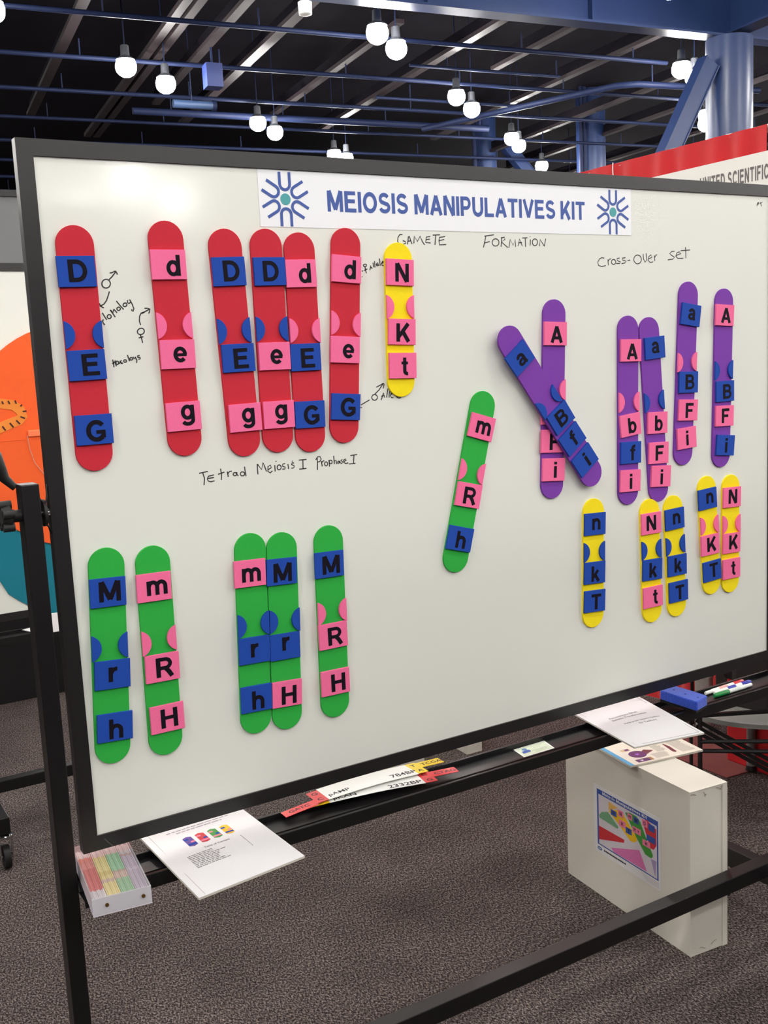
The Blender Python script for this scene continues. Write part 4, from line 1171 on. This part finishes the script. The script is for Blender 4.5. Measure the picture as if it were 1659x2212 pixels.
# transformation booklet and the magazine beneath it
w, h = .216, .300
fm = quad_fn((1.547, .257, .4755), (1.794, .218, .4750), (1.842, .535, .4775), (1.592, .572, .4775), w, h, .001)
t = thing('magazine', 'open science magazine with purple pictures lying on top of the white carton', 'magazine', (1.68, .4, .47))
part('pages', sheet(fm, w, h, th=.0045, base=-.0055), CARD, t)
part('page_sheet', sheet(fm, w, h, th=.0008, base=-.0008, n=12), mat('cream_page', (228, 222, 208), .5, coat=.3), t)
part('cyan_margin', poly(fm, rect(.0, .012, .0, .16), .0002, .0001), mat('cyan_print', (80, 160, 205), .5), t)
VIO = mat('print_violet', (92, 34, 96), .5, .3, 90)
MAR = mat('print_maroon', (104, 34, 48), .5, .1, 60)
cx_, cy_ = .058, .056
part('printed_disc', poly(fm, [(cx_ + .023 * math.cos(R(20 * k)), cy_ + .023 * math.sin(R(20 * k))) for k in range(18)], .0002, .0001), VIO, t)
part('printed_star', poly(fm, [(cx_ - .001 + (.009 if k % 2 else .003) * math.cos(R(36 * k)), cy_ + (.009 if k % 2 else .003) * math.sin(R(36 * k))) for k in range(10)], .0001, .0003), mat('print_lilac', (170, 100, 210), .5), t)
part('printed_band', poly(fm, [(.074, .064), (.088, .076), (.108, .060), (.080, .046)], .0002, .0001), MAR, t)
part('printed_photo', poly(fm, rect(.030, .068, .008, .026), .0002, .0001), VIO, t)
part('printed_star', poly(fm, [(.045 + (.006 if k % 2 else .002) * math.cos(R(36 * k)), .017 + (.006 if k % 2 else .002) * math.sin(R(36 * k))) for k in range(10)], .0001, .0003), WHITE, t)
part('printed_photo', poly(fm, rect(.068, .076, .008, .026), .0002, .0001), mat('print_amber', (170, 120, 60), .5), t)
part('printed_photo', poly(fm, rect(.034, .058, .086, .100), .0002, .0001), mat('print_tan', (212, 180, 140), .5), t)
part('printed_photo', poly(fm, rect(.044, .056, .088, .099), .0001, .0003), VIO, t)
part('printed_bottle', poly(fm, [(.148, .022), (.154, .024), (.158, .062), (.154, .084), (.151, .084), (.148, .062), (.144, .030)], .0002, .0001), MAR, t)
mm = MB()
for x0, x1, y0, y1 in ((.086, .130, .012, .040), (.112, .140, .046, .085), (.165, .205, .015, .090)):
    y = y0
    while y < y1:
        q = poly(fm, rect(x0, x1 - random.uniform(0, .008), y, y + .0018), .0001, .0001)
        mm.add(q.v, q.f)
        y += .0038
part('printed_lines', mm, mat('page_print', (168, 158, 148), .6), t)

w, h = .216, .279
fp = quad_fn((1.149, -.166, .7570), (1.330, -.203, .7590), (1.408, .084, .7545), (1.195, .084, .7545), w, h, .004)
t = thing('printed_booklet', 'white booklet headed Recombinant DNA Genetic Transformation on the tray', 'booklet', (1.27, -.04, .757))
part('pages', sheet(fp, w, h, th=.003, base=-.004), CARD, t)
part('cover_sheet', sheet(fp, w, h, th=.0008, base=-.0009, n=12), PAPER, t)
part('spine_fold', poly(fp, rect(.012, .0128, .0, h), .0001, .0001), mat('crease', (200, 190, 188), .6), t)
mm = MB()
for r_ in (rect(.030, .207, .0085, .0095), rect(.206, .207, .0085, .27)):
    q = poly(fp, r_, .0001, .0001)
    mm.add(q.v, q.f)
part('printed_border', mm, mat('border_grey', (96, 96, 112), .6), t)
for s, x, y, hh in (('Recombinant DNA:', .098, .186, .0085), ('Genetic Transformation', .106, .170, .0085), ('Designed and Tested by Teachers', .122, .134, .0080), ('for Teachers', .128, .118, .0080)):
    part('printed_text', text_mb(s, lambda a, b, l: fp(x + a, y + b, l + .0001), height=hh, bold=.0, th=.0001, xs=.95), INKG, t)

# eraser
t = thing('whiteboard_eraser', 'blue felt whiteboard eraser lying askew across the tray', 'eraser', (1.45, -.02, .75))
ER = mat('blue_felt', (36, 76, 196), .95, .15, 150, .6, 250, sheen=.3)
P = [Vector((1.4300, -.0900, .757)), Vector((1.4870, -.0740, .757)), Vector((1.4850, .0320, .757)), Vector((1.4280, .0300, .757))]
P2 = [p + (sum(P, Vector()) / 4 - p) * .03 + Vector((0, 0, -.007)) for p in P]
part('backing', MB().prism(P2, (0, 0, .0068)), RUBBER, t)
def rnd_quad(P, r=.006):
    out = []
    n = len(P)
    for i in range(n):
        a, b, c = P[i - 1], P[i], P[(i + 1) % n]
        d1, d2 = (a - b).normalized(), (c - b).normalized()
        out += [b + d1 * r, b + (d1 + d2) * r * .3, b + d2 * r]
    return out
part('felt_pad', MB().prism(rnd_quad(P), (0, 0, .0225), .002), ER, t)
for u_, v_ in ((.5, .8), (.45, .45), (.5, .12)):
    c = P[0].lerp(P[1], u_).lerp(P[3].lerp(P[2], u_), v_) + Vector((0, 0, .0226))
    part('dimple', MB().lathe([(.0030, 0), (.0022, .0004)], c, 10), mat('dimple', (24, 44, 120), .9), t)


def marker(label, p, q, capm, cap_at_start, cap_frac=.34, band=None):
    p, q = Vector(p), Vector(q)
    t = thing('marker_pen', label, 'marker', p.lerp(q, .5), 'marker pens on the tray')
    d = q - p
    if cap_at_start:
        p, q, d = q, p, -d
    c = p + d * (1 - cap_frac)
    part('barrel', MB().tube([p, p + d * .02, p + d * .16, p + d * .17, c], [.004, .0048, .0048, .0056, .0056], 14), WHITE, t, True)
    part('cap', MB().tube([c, c + d * .01, q - d * .05, q], [.0056, .0062, .0060, .0042], 14), capm, t, True)
    part('printed_band', MB().tube([p + d * .34, p + d * .56], [.0057, .0057], 14), band or capm, t, True)


MR, MBU, MG = mat('cap_red', (214, 30, 40), .35), mat('cap_blue', (40, 44, 160), .35), mat('cap_green', (16, 134, 62), .35)
marker('white marker with a red cap, farthest back of the three pens', (1.5790, .016, .7422), (1.7300, .0225, .7422), MR, False, .27, mat('pale_red', (230, 170, 160), .5))
marker('white marker with a blue cap lying between the red and green ones', (1.598, .0030, .7422), (1.742, .0085, .7422), MBU, False, .27)
marker('white marker with a green cap at its left end, nearest pen', (1.580, -.0115, .7422), (1.724, -.0095, .7422), MG, True, .38, mat('pale_green_band', (226, 232, 226), .5))

# ------------------------------------------------------------------ carton with picture label
A = Vector((1.5525, .0461, 0))
B = Vector((1.5983, .5911, 0))
ee = (B - A).normalized()
nx = Vector((ee.y, -ee.x, 0))          # towards +x
LB, TB, HB = .547, .126, .4665
t = thing('white_carton', 'white upright carton with a picture label standing under the tray', 'carton', A)
P = [A, A + nx * TB, A + nx * TB + ee * LB, A + ee * LB]
part('box_body', MB().prism(P, (0, 0, HB)), CARD, t)
q0 = A + Vector((0, 0, HB))
part('lid_flap', MB().prism([q0 - nx * .0005 - ee * .001, q0 + nx * (TB + .004) - ee * .002, q0 + nx * (TB + .004) + ee * LB, q0 - nx * .0005 + ee * LB], (0, 0, .0025)), CARD, t)
s0 = A + nx * (TB - .014) - ee * .0022
part('side_flap', MB().prism([s0, s0 + nx * .017, s0 + nx * .017 + ee * .004, s0 + ee * .004], (0, 0, HB)), CARD, t)
part('side_flap', MB().prism([A + nx * TB + ee * .0, A + nx * (TB + .006) + ee * .0, A + nx * (TB + .006) + ee * .03, A + nx * TB + ee * .03], (0, 0, HB - .012)), CARD, t)
cr_ = MB()
for k, (u0, z0, u1, z1) in enumerate(((.0, HB - .004, .02, HB - .009), (.045, HB - .006, .052, HB - .018), (.05, HB - .02, .056, HB - .014), (.09, HB - .004, .108, HB - .014), (.105, HB - .012, .112, HB - .003), (.03, .02, .05, .012), (.07, .018, .09, .026))):
    cr_.ribbon([A + nx * u0 - ee * .0024 + Vector((0, 0, z0)), A + nx * (u0 + u1) / 2 - ee * .0024 + Vector((0, 0, (z0 + z1) / 2 + .002)), A + nx * u1 - ee * .0024 + Vector((0, 0, z1))], .0016, -ee, .0003)
part('torn_edge', cr_, mat('carton_crease', (150, 132, 116), .7), t)
# label; its own coordinates: s along the long face from the near edge, z up; s grows to the left in the picture
fl = lambda s, z, l: A + ee * s + Vector((0, 0, z)) - nx * (.0003 + l)


def lp(name, pts, m_, lift, parent=None):
    n = len(pts)
    vs = [fl(s, z, lift) for s, z in pts] + [fl(s, z, lift + .00025) for s, z in pts]
    fs = [tuple(range(n))[::-1], tuple(range(n, 2 * n))] + [(i, (i + 1) % n, (i + 1) % n + n, i + n) for i in range(n)]
    return part(name, MB().add(vs, fs), m_, parent or lab)


lab = None
LABM = mat('label_paper', (232, 230, 230), .4, .01, 30, coat=.3)
n_ = [(.4085, .1365), (.1145, .1365), (.1145, .3495), (.4085, .3495)]
lab = part('picture_label', MB().add([fl(s, z, 0) for s, z in n_] + [fl(s, z, .0004) for s, z in n_], [(3, 2, 1, 0), (4, 5, 6, 7), (0, 1, 5, 4), (1, 2, 6, 5), (2, 3, 7, 6), (3, 0, 4, 7)]), LABM, t)
lp('blue_border', rect(.1240, .3930, .1635, .3385), BLUEI, .0005)
lp('picture_ground', rect(.1290, .3855, .1670, .3235), mat('picture_ground', (214, 206, 212), .5), .0008)
tx = bold_mb('Meiosis Manipulatives Kit', lambda x, y, l: fl(.2685 - x, .3312 + y, .0008 + l), .0088, width=.196, th=.0002, gap=.16)
part('label_title', tx, WHITE, lab)
lp('printed_card_fan', [(.3383, .3174), (.2952, .3122), (.3378, .2898)], mat('fan_amber', (232, 184, 96), .5, .2, 300), .0011)
lp('printed_card_fan', [(.3831, .2583), (.3708, .2718), (.3418, .2831), (.2941, .2551), (.298, .2475), (.382, .2499)], mat('fan_green', (120, 168, 130), .5, .3, 300), .0011)
lp('printed_card_fan', [(.3853, .2232), (.2685, .226), (.27, .2159), (.3853, .1801)], REDM, .0011)
lp('printed_card_fan', [(.3291, .1764), (.2028, .222), (.1718, .1708), (.3165, .1677)], mat('fan_pink', (218, 120, 176), .5, .25, 300), .0011)
lp('printed_card_fan', [(.1547, .2167), (.1316, .2184), (.1369, .1713)], mat('fan_lilac', (170, 150, 190), .5), .0011)
for nm, mcol, pts in (('y', YELM, [(.3391, .2876), (.322, .297), (.3004, .3051), (.2754, .3071), (.245, .281), (.213, .254), (.2134, .245), (.2254, .2354), (.2425, .2334), (.290, .262)]),
                      ('g', GRNM, [(.2629, .3119), (.2407, .3188), (.2141, .3191), (.1976, .3089), (.175, .273), (.1463, .2319), (.147, .224), (.1546, .2184), (.178, .22), (.215, .255)]),
                      ('r', REDM, [(.1904, .3192), (.1692, .3251), (.153, .32), (.1310, .3127), (.1310, .2642), (.1426, .2484), (.1565, .2475), (.172, .280)])):
    lp('printed_chromosome', pts, mcol, .0011)
rp = lambda s, z, w_, h_, sk=.0: [(s - w_, z - h_ - sk), (s + w_, z - h_ + sk), (s + w_, z + h_ + sk), (s - w_, z + h_ - sk)]
for s, z, w_, h_, m_ in ((.3147, .2895, .013, .0085, BLUEI), (.283, .300, .012, .010, PINKM), (.2760, .2715, .015, .010, PINKM), (.248, .2610, .013, .009, BLUEI),
                         (.2422, .3064, .010, .009, PINKM), (.2150, .3060, .011, .009, BLUEI), (.2130, .2760, .018, .009, PINKM), (.1727, .2540, .016, .009, PINKM),
                         (.1780, .3120, .011, .010, PINKM), (.1500, .3090, .013, .010, BLUEI), (.1530, .2750, .018, .009, BLUEI)):
    lp('printed_tile', rp(s, z, w_, h_), m_, .0014)
for ch, s, z in (('n', .3147, .2895), ('N', .283, .3), ('K', .276, .2715), ('T', .248, .261), ('m', .2422, .3064), ('M', .215, .306), ('R', .2208, .276), ('r', .205, .276), ('H', .1727, .254), ('D', .178, .312)):
    part('printed_letter', bold_mb(ch, lambda x, y, l: fl(s - x, z + y, .0017 + l), .011, th=.0001), INKB, lab)
c0 = (.3830, .1515)
lp('maker_mark', [(c0[0] + .011 * math.cos(R(30 * k)), c0[1] + .0055 * math.sin(R(30 * k))) for k in range(12)], mat('mark_blue', (90, 118, 160), .5), .0006)
lp('maker_mark', [(c0[0] + .006 * math.cos(R(30 * k)), c0[1] + .0025 * math.sin(R(30 * k))) for k in range(12)], mat('mark_pale', (170, 185, 205), .5), .0009)
mm = MB()
x = .364
while x > .268:
    wl = random.choice((.004, .0055, .0025))
    q = MB()
    pts = rect(x - wl, x, .1500, .1548)
    mm.add([fl(s, z, .0006) for s, z in pts] + [fl(s, z, .0008) for s, z in pts], [(0, 1, 2, 3), (4, 5, 6, 7), (0, 1, 5, 4), (1, 2, 6, 5), (2, 3, 7, 6), (3, 0, 4, 7)])
    x -= wl + .0012
part('maker_lettering', mm, INKB, lab)
mm = MB()
for k in range(4):
    pts = rect(.122, .196 - .006 * k, .1560 - .0045 * k, .1570 - .0045 * k)
    mm.add([fl(s, z, .0006) for s, z in pts] + [fl(s, z, .0008) for s, z in pts], [(0, 1, 2, 3), (4, 5, 6, 7), (0, 1, 5, 4), (1, 2, 6, 5), (2, 3, 7, 6), (3, 0, 4, 7)])
part('fine_print', mm, mat('fine_print', (178, 172, 176), .6), lab)

# ------------------------------------------------------------------ things behind the board
def carton(lb, c, dx_, dy_, h_, rot=0.0):
    t = thing('floor_carton', lb, 'box', c, 'plain cartons behind the board')
    c = Vector(c)
    a_, b_ = Vector((math.cos(R(rot)), math.sin(R(rot)), 0)), Vector((-math.sin(R(rot)), math.cos(R(rot)), 0))
    P = [c, c + a_ * dx_, c + a_ * dx_ + b_ * dy_, c + b_ * dy_]
    part('box_body', MB().prism(P, (0, 0, h_)), CARD, t)
    part('lid_flap', MB().prism([p + Vector((0, 0, h_)) for p in P], (0, 0, .002)), CARD, t)
    part('tape_strip', MB().prism([c + a_ * dx_ * .45 + Vector((0, 0, h_ + .002)), c + a_ * dx_ * .55 + Vector((0, 0, h_ + .002)), c + a_ * dx_ * .55 + b_ * dy_ + Vector((0, 0, h_ + .002)), c + a_ * dx_ * .45 + b_ * dy_ + Vector((0, 0, h_ + .002))], (0, 0, .0004)), mat('tape', (190, 176, 150), .3), t)


carton('white carton glimpsed between frame and tray at centre', (1.922, 1.587, 0), .075, .4, .45, -2)
carton('pale grey carton glimpsed just behind the gene strips', (1.474, 1.594, 0), .24, .3, .40, -1)

# orange and teal felt shapes on the second board
ORG = mat('orange_felt', (244, 96, 36), .85, .03, 40, .1, 300)
TEA = mat('teal_felt', (0, 116, 136), .85, .03, 40, .1, 300)
YB = 1.9499


def disc_pts(cx, cz, rx, rz, y, n=64, a0=0, a1=360):
    return [(cx + rx * math.cos(R(a0 + (a1 - a0) * k / n)), y, cz + rz * math.sin(R(a0 + (a1 - a0) * k / n))) for k in range(n)]


CO = (0.545, 1.415)
t = thing('orange_disc', 'large orange felt cell shape on the second whiteboard', 'felt shape', (CO[0], YB, CO[1]), 'felt shapes on the second board')
part('felt_disc', MB().prism(disc_pts(CO[0], CO[1], .385, .395, YB - .0053), (0, -.006, 0), .001), ORG, t)
pts = []
spine = [(.20, 1.500), (.24, 1.535), (.285, 1.5485), (.330, 1.540), (.352, 1.520), (.358, 1.500), (.345, 1.487), (.31, 1.476), (.27, 1.462), (.22, 1.452)]
lens_ = part('stitched_outline', MB().ribbon([(x, YB - .0113, z) for x, z in spine], .034, (0, -1, 0), .002), mat('amber_felt', (236, 138, 52), .85), t)
dash = [((.258, 1.556), (.262, 1.545)), ((.2944, 1.5548), (.298, 1.5451)), ((.3142, 1.5551), (.3192, 1.5438)), ((.3371, 1.5552), (.3407, 1.544)), ((.3587, 1.5396), (.3535, 1.5336)), ((.3595, 1.5158), (.372, 1.5165)),
        ((.3502, 1.4989), (.3649, 1.4915)), ((.3352, 1.4873), (.3462, 1.4738)), ((.3129, 1.4794), (.3237, 1.4643)), ((.2876, 1.4702), (.2968, 1.4553)), ((.262, 1.462), (.270, 1.446))]
for p_, q_ in dash:
    part('stitch', MB().ribbon([(p_[0], YB - .0134, p_[1]), (q_[0], YB - .0134, q_[1])], .0050, (0, -1, 0), .0015), mat('stitch_thread', (66, 20, 20), .8), lens_)
part('velcro_tab', MB().box(.369, .480, YB - .019, YB - .0114, 1.4270, 1.4500, .003), mat('pale_orange', (250, 124, 74), .6), t)
part('seam_fold', MB().box(.17, .92, YB - .0125, YB - .0114, 1.418, 1.4215), ORG, t)
part('hanging_thread', MB().tube([(.366, YB - .017, 1.432), (.3700, YB - .017, 1.3856), (.3825, YB - .016, 1.3361), (.4126, YB - .015, 1.2893), (.46, YB - .015, 1.25)], .0012, 6), mat('thread', (196, 160, 140), .6), t, True)
CT = (.36, 1.000)
t = thing('teal_disc', 'teal felt shape tucked under the orange one on the second whiteboard', 'felt shape', (.42, YB, .98), 'felt shapes on the second board')
tp = [(.17, 1.118), (.235, 1.124), (.31, 1.103), (.36, 1.0915), (.413, 1.0585), (.52, .99), (.60, .93), (.60, .83), (.48, .79), (.388, .7915), (.315, .837), (.29, .8544), (.254, .885), (.228, .9386), (.195, 1.0)]
part('felt_shape', MB().prism([(x, YB - .0002, z) for x, z in tp], (0, -.005, 0), .001), TEA, t)
# papers on the second board's tray
t = thing('folded_paper', 'small crumpled white paper sticking up from the second board tray', 'paper', (.385, 1.89, .739))
part('sheet', MB().prism([(.362, 1.888, .7395), (.405, 1.888, .7395), (.404, 1.893, .806), (.361, 1.893, .807)], (0, -.004, 0), .001), PAPER, t)
t = thing('paper_corner', 'white corner of a sheet lying on the second board tray', 'paper', (.30, 1.93, .738))
part('sheet', MB().prism([(.2820, 1.93, .7555), (.33, 1.945, .7555), (.34, 1.89, .7495), (.315, 1.886, .7495)], (0, 0, .0015)), PAPER, t)

# booth panel behind the second board
t = thing('display_partition', 'tall booth panel behind the second board, grey over black', 'panel', (0, 3.6, 0))
part('grey_header', MB().box(-1.6, .83, 3.6, 3.66, 1.45, 2.50), mat('grey_panel', (112, 114, 116), .8, .08, 6), t)
part('black_skirt', MB().box(-1.6, .85, 3.58, 3.66, 0, 1.45), mat('black_cloth', (12, 12, 14), .95), t)
part('top_rail', MB().box(-1.6, .85, 3.59, 3.67, 2.50, 2.53), BLACK, t)

# red draped booth at right
RED = mat('red_drape', (206, 30, 36), .85, .08, 14, .25, 60, sheen=.2)
t = thing('booth_drape', 'tall red booth drape hung on a rail at the right', 'drape', (3.0, .98, 0))


def drape(x, y0, y1, z0, z1, amp, per, m_, name, par):
    n = int((y1 - y0) / .012)
    vs, fs = [], []
    for k in range(n + 1):
        y = y0 + (y1 - y0) * k / n
        d = amp * math.sin(2 * math.pi * y / per + 1.3 * math.sin(y * 5)) + amp * .4 * math.sin(y * 61)
        for z, s in ((z0, 1.2), ((z0 + z1) / 2, 1), (z1 - .06, .6), (z1, .25)):
            vs.append((x + d * s, y, z))
            vs.append((x + d * s + .004, y, z))
    for k in range(n):
        a, b = 8 * k, 8 * k + 8
        for j in range(3):
            fs.append((a + 2 * j, b + 2 * j, b + 2 * j + 2, a + 2 * j + 2))
            fs.append((a + 2 * j + 1, a + 2 * j + 3, b + 2 * j + 3, b + 2 * j + 1))
        fs.append((a, a + 1, b + 1, b))
        fs.append((a + 6, b + 6, b + 7, a + 7))
    fs += [(0, 2, 3, 1), (2, 4, 5, 3), (4, 6, 7, 5)]
    e_ = 8 * n
    fs += [(e_, e_ + 1, e_ + 3, e_ + 2), (e_ + 2, e_ + 3, e_ + 5, e_ + 4), (e_ + 4, e_ + 5, e_ + 7, e_ + 6)]
    return part(name, MB().add(vs, fs), m_, par, True)


drape(3.01, .985, 3.4, .004, 2.452, .010, .16, RED, 'cloth', t)
part('rail', MB().tube([(3.03, .96, 2.44), (3.03, 3.42, 2.44)], .016, 10), mat('alu', (190, 190, 186), .35, metal=.7), t, True)
part('pole', MB().tube([(3.03, .965, 0), (3.03, .965, 2.47)], .018, 12), mat('pale_pole', (214, 210, 200), .45), t, True)
part('seam_pin', MB().tube([(2.986, 1.795, 2.452), (2.984, 1.795, 2.42), (2.983, 1.79, 2.37)], .0025, 6), mat('alu', (190, 190, 186), .35), t, True)
t = thing('booth_sign', 'white booth header sign lettered UNITED SCIENTIFIC on the red drape', 'sign', (2.985, .9, 2.0))
part('sign_board', MB().box(2.978, 2.984, .84, 2.7, 2.06, 2.347), mat('sign_white', (240, 238, 232), .5, .01, 10), t)
tx = bold_mb('UNITED SCIENTIFIC', lambda x, y, l: Vector((2.9775 - l, 1.118 - x, 2.272 + y)), .054, width=.335, th=.0006, gap=.2)
part('sign_lettering', tx, mat('sign_grey', (110, 104, 104), .6), t)
part('wire_hook', MB().tube([(2.983, 1.79, 2.37), (2.974, 1.79, 2.352), (2.974, 1.775, 2.335)], .002, 6), mat('alu', (190, 190, 186), .35), t, True)
# draped table in front of it
t = thing('red_skirt_stand', 'red cloth skirt panel at the right edge behind the grey table', 'panel', (2.85, .6, 0))
part('table_cloth', MB().box(2.69, 2.755, -.2, .905, 0, .34, .01), mat('red_table_cloth', (196, 20, 30), .85, .05, 10), t)
part('top_board', MB().box(2.685, 2.758, -.205, .91, .34, .355), BLACK, t)
t = thing('floor_mat', 'dull red mat on the carpet beneath the black chair frame', 'mat', (2.6, .85, 0))
part('mat_sheet', MB().prism([(2.553, .784, 0.001), (2.717, .769, 0.001), (2.85, 1.25, .001), (2.55, 1.22, .001)], (0, 0, .004)), mat('dull_red_mat', (120, 62, 60), .7, .2, 12), t)

# grey round stool table
t = thing('pedestal_table', 'low half-round grey pedestal table behind the tray at right', 'table', (2.55, .66, 0))
tp_ = [(2.55 + .30 * math.cos(R(a_)), .66 + .30 * math.sin(R(a_)), .342) for a_ in range(150, 391, 6)]
part('table_top', MB().prism(tp_, (0, 0, .020), .004), mat('grey_laminate', (128, 126, 122), .45, .04, 20), t, True)
part('column', MB().lathe([(.018, .02), (.018, .342)], (2.68, .775, 0), 20), mat('grey_tube', (132, 128, 126), .35, metal=.3), t, True)
part('base_plate', MB().lathe([(.022, .006), (.022, .010), (.020, .018), (.019, .026)], (2.68, .775, 0), 32), BLACK, t, True)
t = thing('dark_bag', 'dark brown bag standing on the low grey table', 'bag', (2.6, .6, .362))
part('bag_body', MB().prism(rnd_quad([Vector((2.40, .645, .3625)), Vector((2.44, .48, .3625)), Vector((2.76, .55, .3625)), Vector((2.72, .72, .3625))], .03), (0, 0, .30), .02), mat('dark_brown_cloth', (34, 27, 27), .9, .2, 10), t)
part('handle', MB().tube([(2.44, .56, .655), (2.46, .565, .74), (2.58, .59, .76), (2.66, .61, .72), (2.67, .61, .655)], .008, 8), BLACK, t, True)

# black folding chair frame
t = thing('chair_frame', 'black tubular chair frame with crossed straps below the grey table', 'chair', (2.13, .53, 0))
T_ = lambda *p, r=.0075: MB().tube(list(p), r, 8)
part('leg', T_((2.131, .5329, 0), (2.131, .5329, .425)), BLACK, t, True)
part('leg', T_((2.118, .56, 0), (2.118, .56, .40), r=.006), BLACK, t, True)
part('leg', T_((2.50, .33, 0), (2.50, .33, .425)), BLACK, t, True)
part('rail', T_((2.131, .533, .3237), (2.50, .33, .2980)), BLACK, t, True)
part('rail', T_((2.131, .533, .2914), (2.50, .33, .2600)), BLACK, t, True)
for dz_ in (0, -.022, -.040):
    part('strap', MB().bar((2.1187, .5397, .400 + dz_), (2.50, .33, .128 + dz_), .004, .013), BLACK, t)
part('seat_edge', MB().bar((2.10, .548, .415), (2.50, .33, .415), .012, .012), BLACK, t)
t = thing('brown_counter', 'dark brown cloth counter between the markers and the red drape', 'counter', (2.85, .6, .2))
part('counter_cloth', MB().box(2.87, 2.97, .2, 1.12, .20, 1.05, .01), mat('dark_brown_cloth', (34, 27, 27), .9, .2, 10), t)
for y_ in (.25, 1.07):
    part('leg', MB().tube([(2.92, y_, 0), (2.92, y_, .2)], .015, 8), BLACK, t, True)
t = thing('white_bin', 'small whitish bin in front of the red drape behind the eraser', 'bin', (2.93, 1.22, 0))
part('bin_body', MB().lathe([(.034, .0), (.038, .23), (.040, .235)], (2.90, 1.205, 0), 24), mat('bin_grey', (176, 170, 166), .5), t, True)
part('rim', MB().lathe([(.041, .232), (.041, .242), (.036, .242)], (2.90, 1.205, 0), 24), mat('bin_grey', (176, 170, 166), .5), t, True)
part('post', MB().tube([(2.90, 1.27, 0), (2.90, 1.27, .9)], .008, 8), BLACK, t, True)
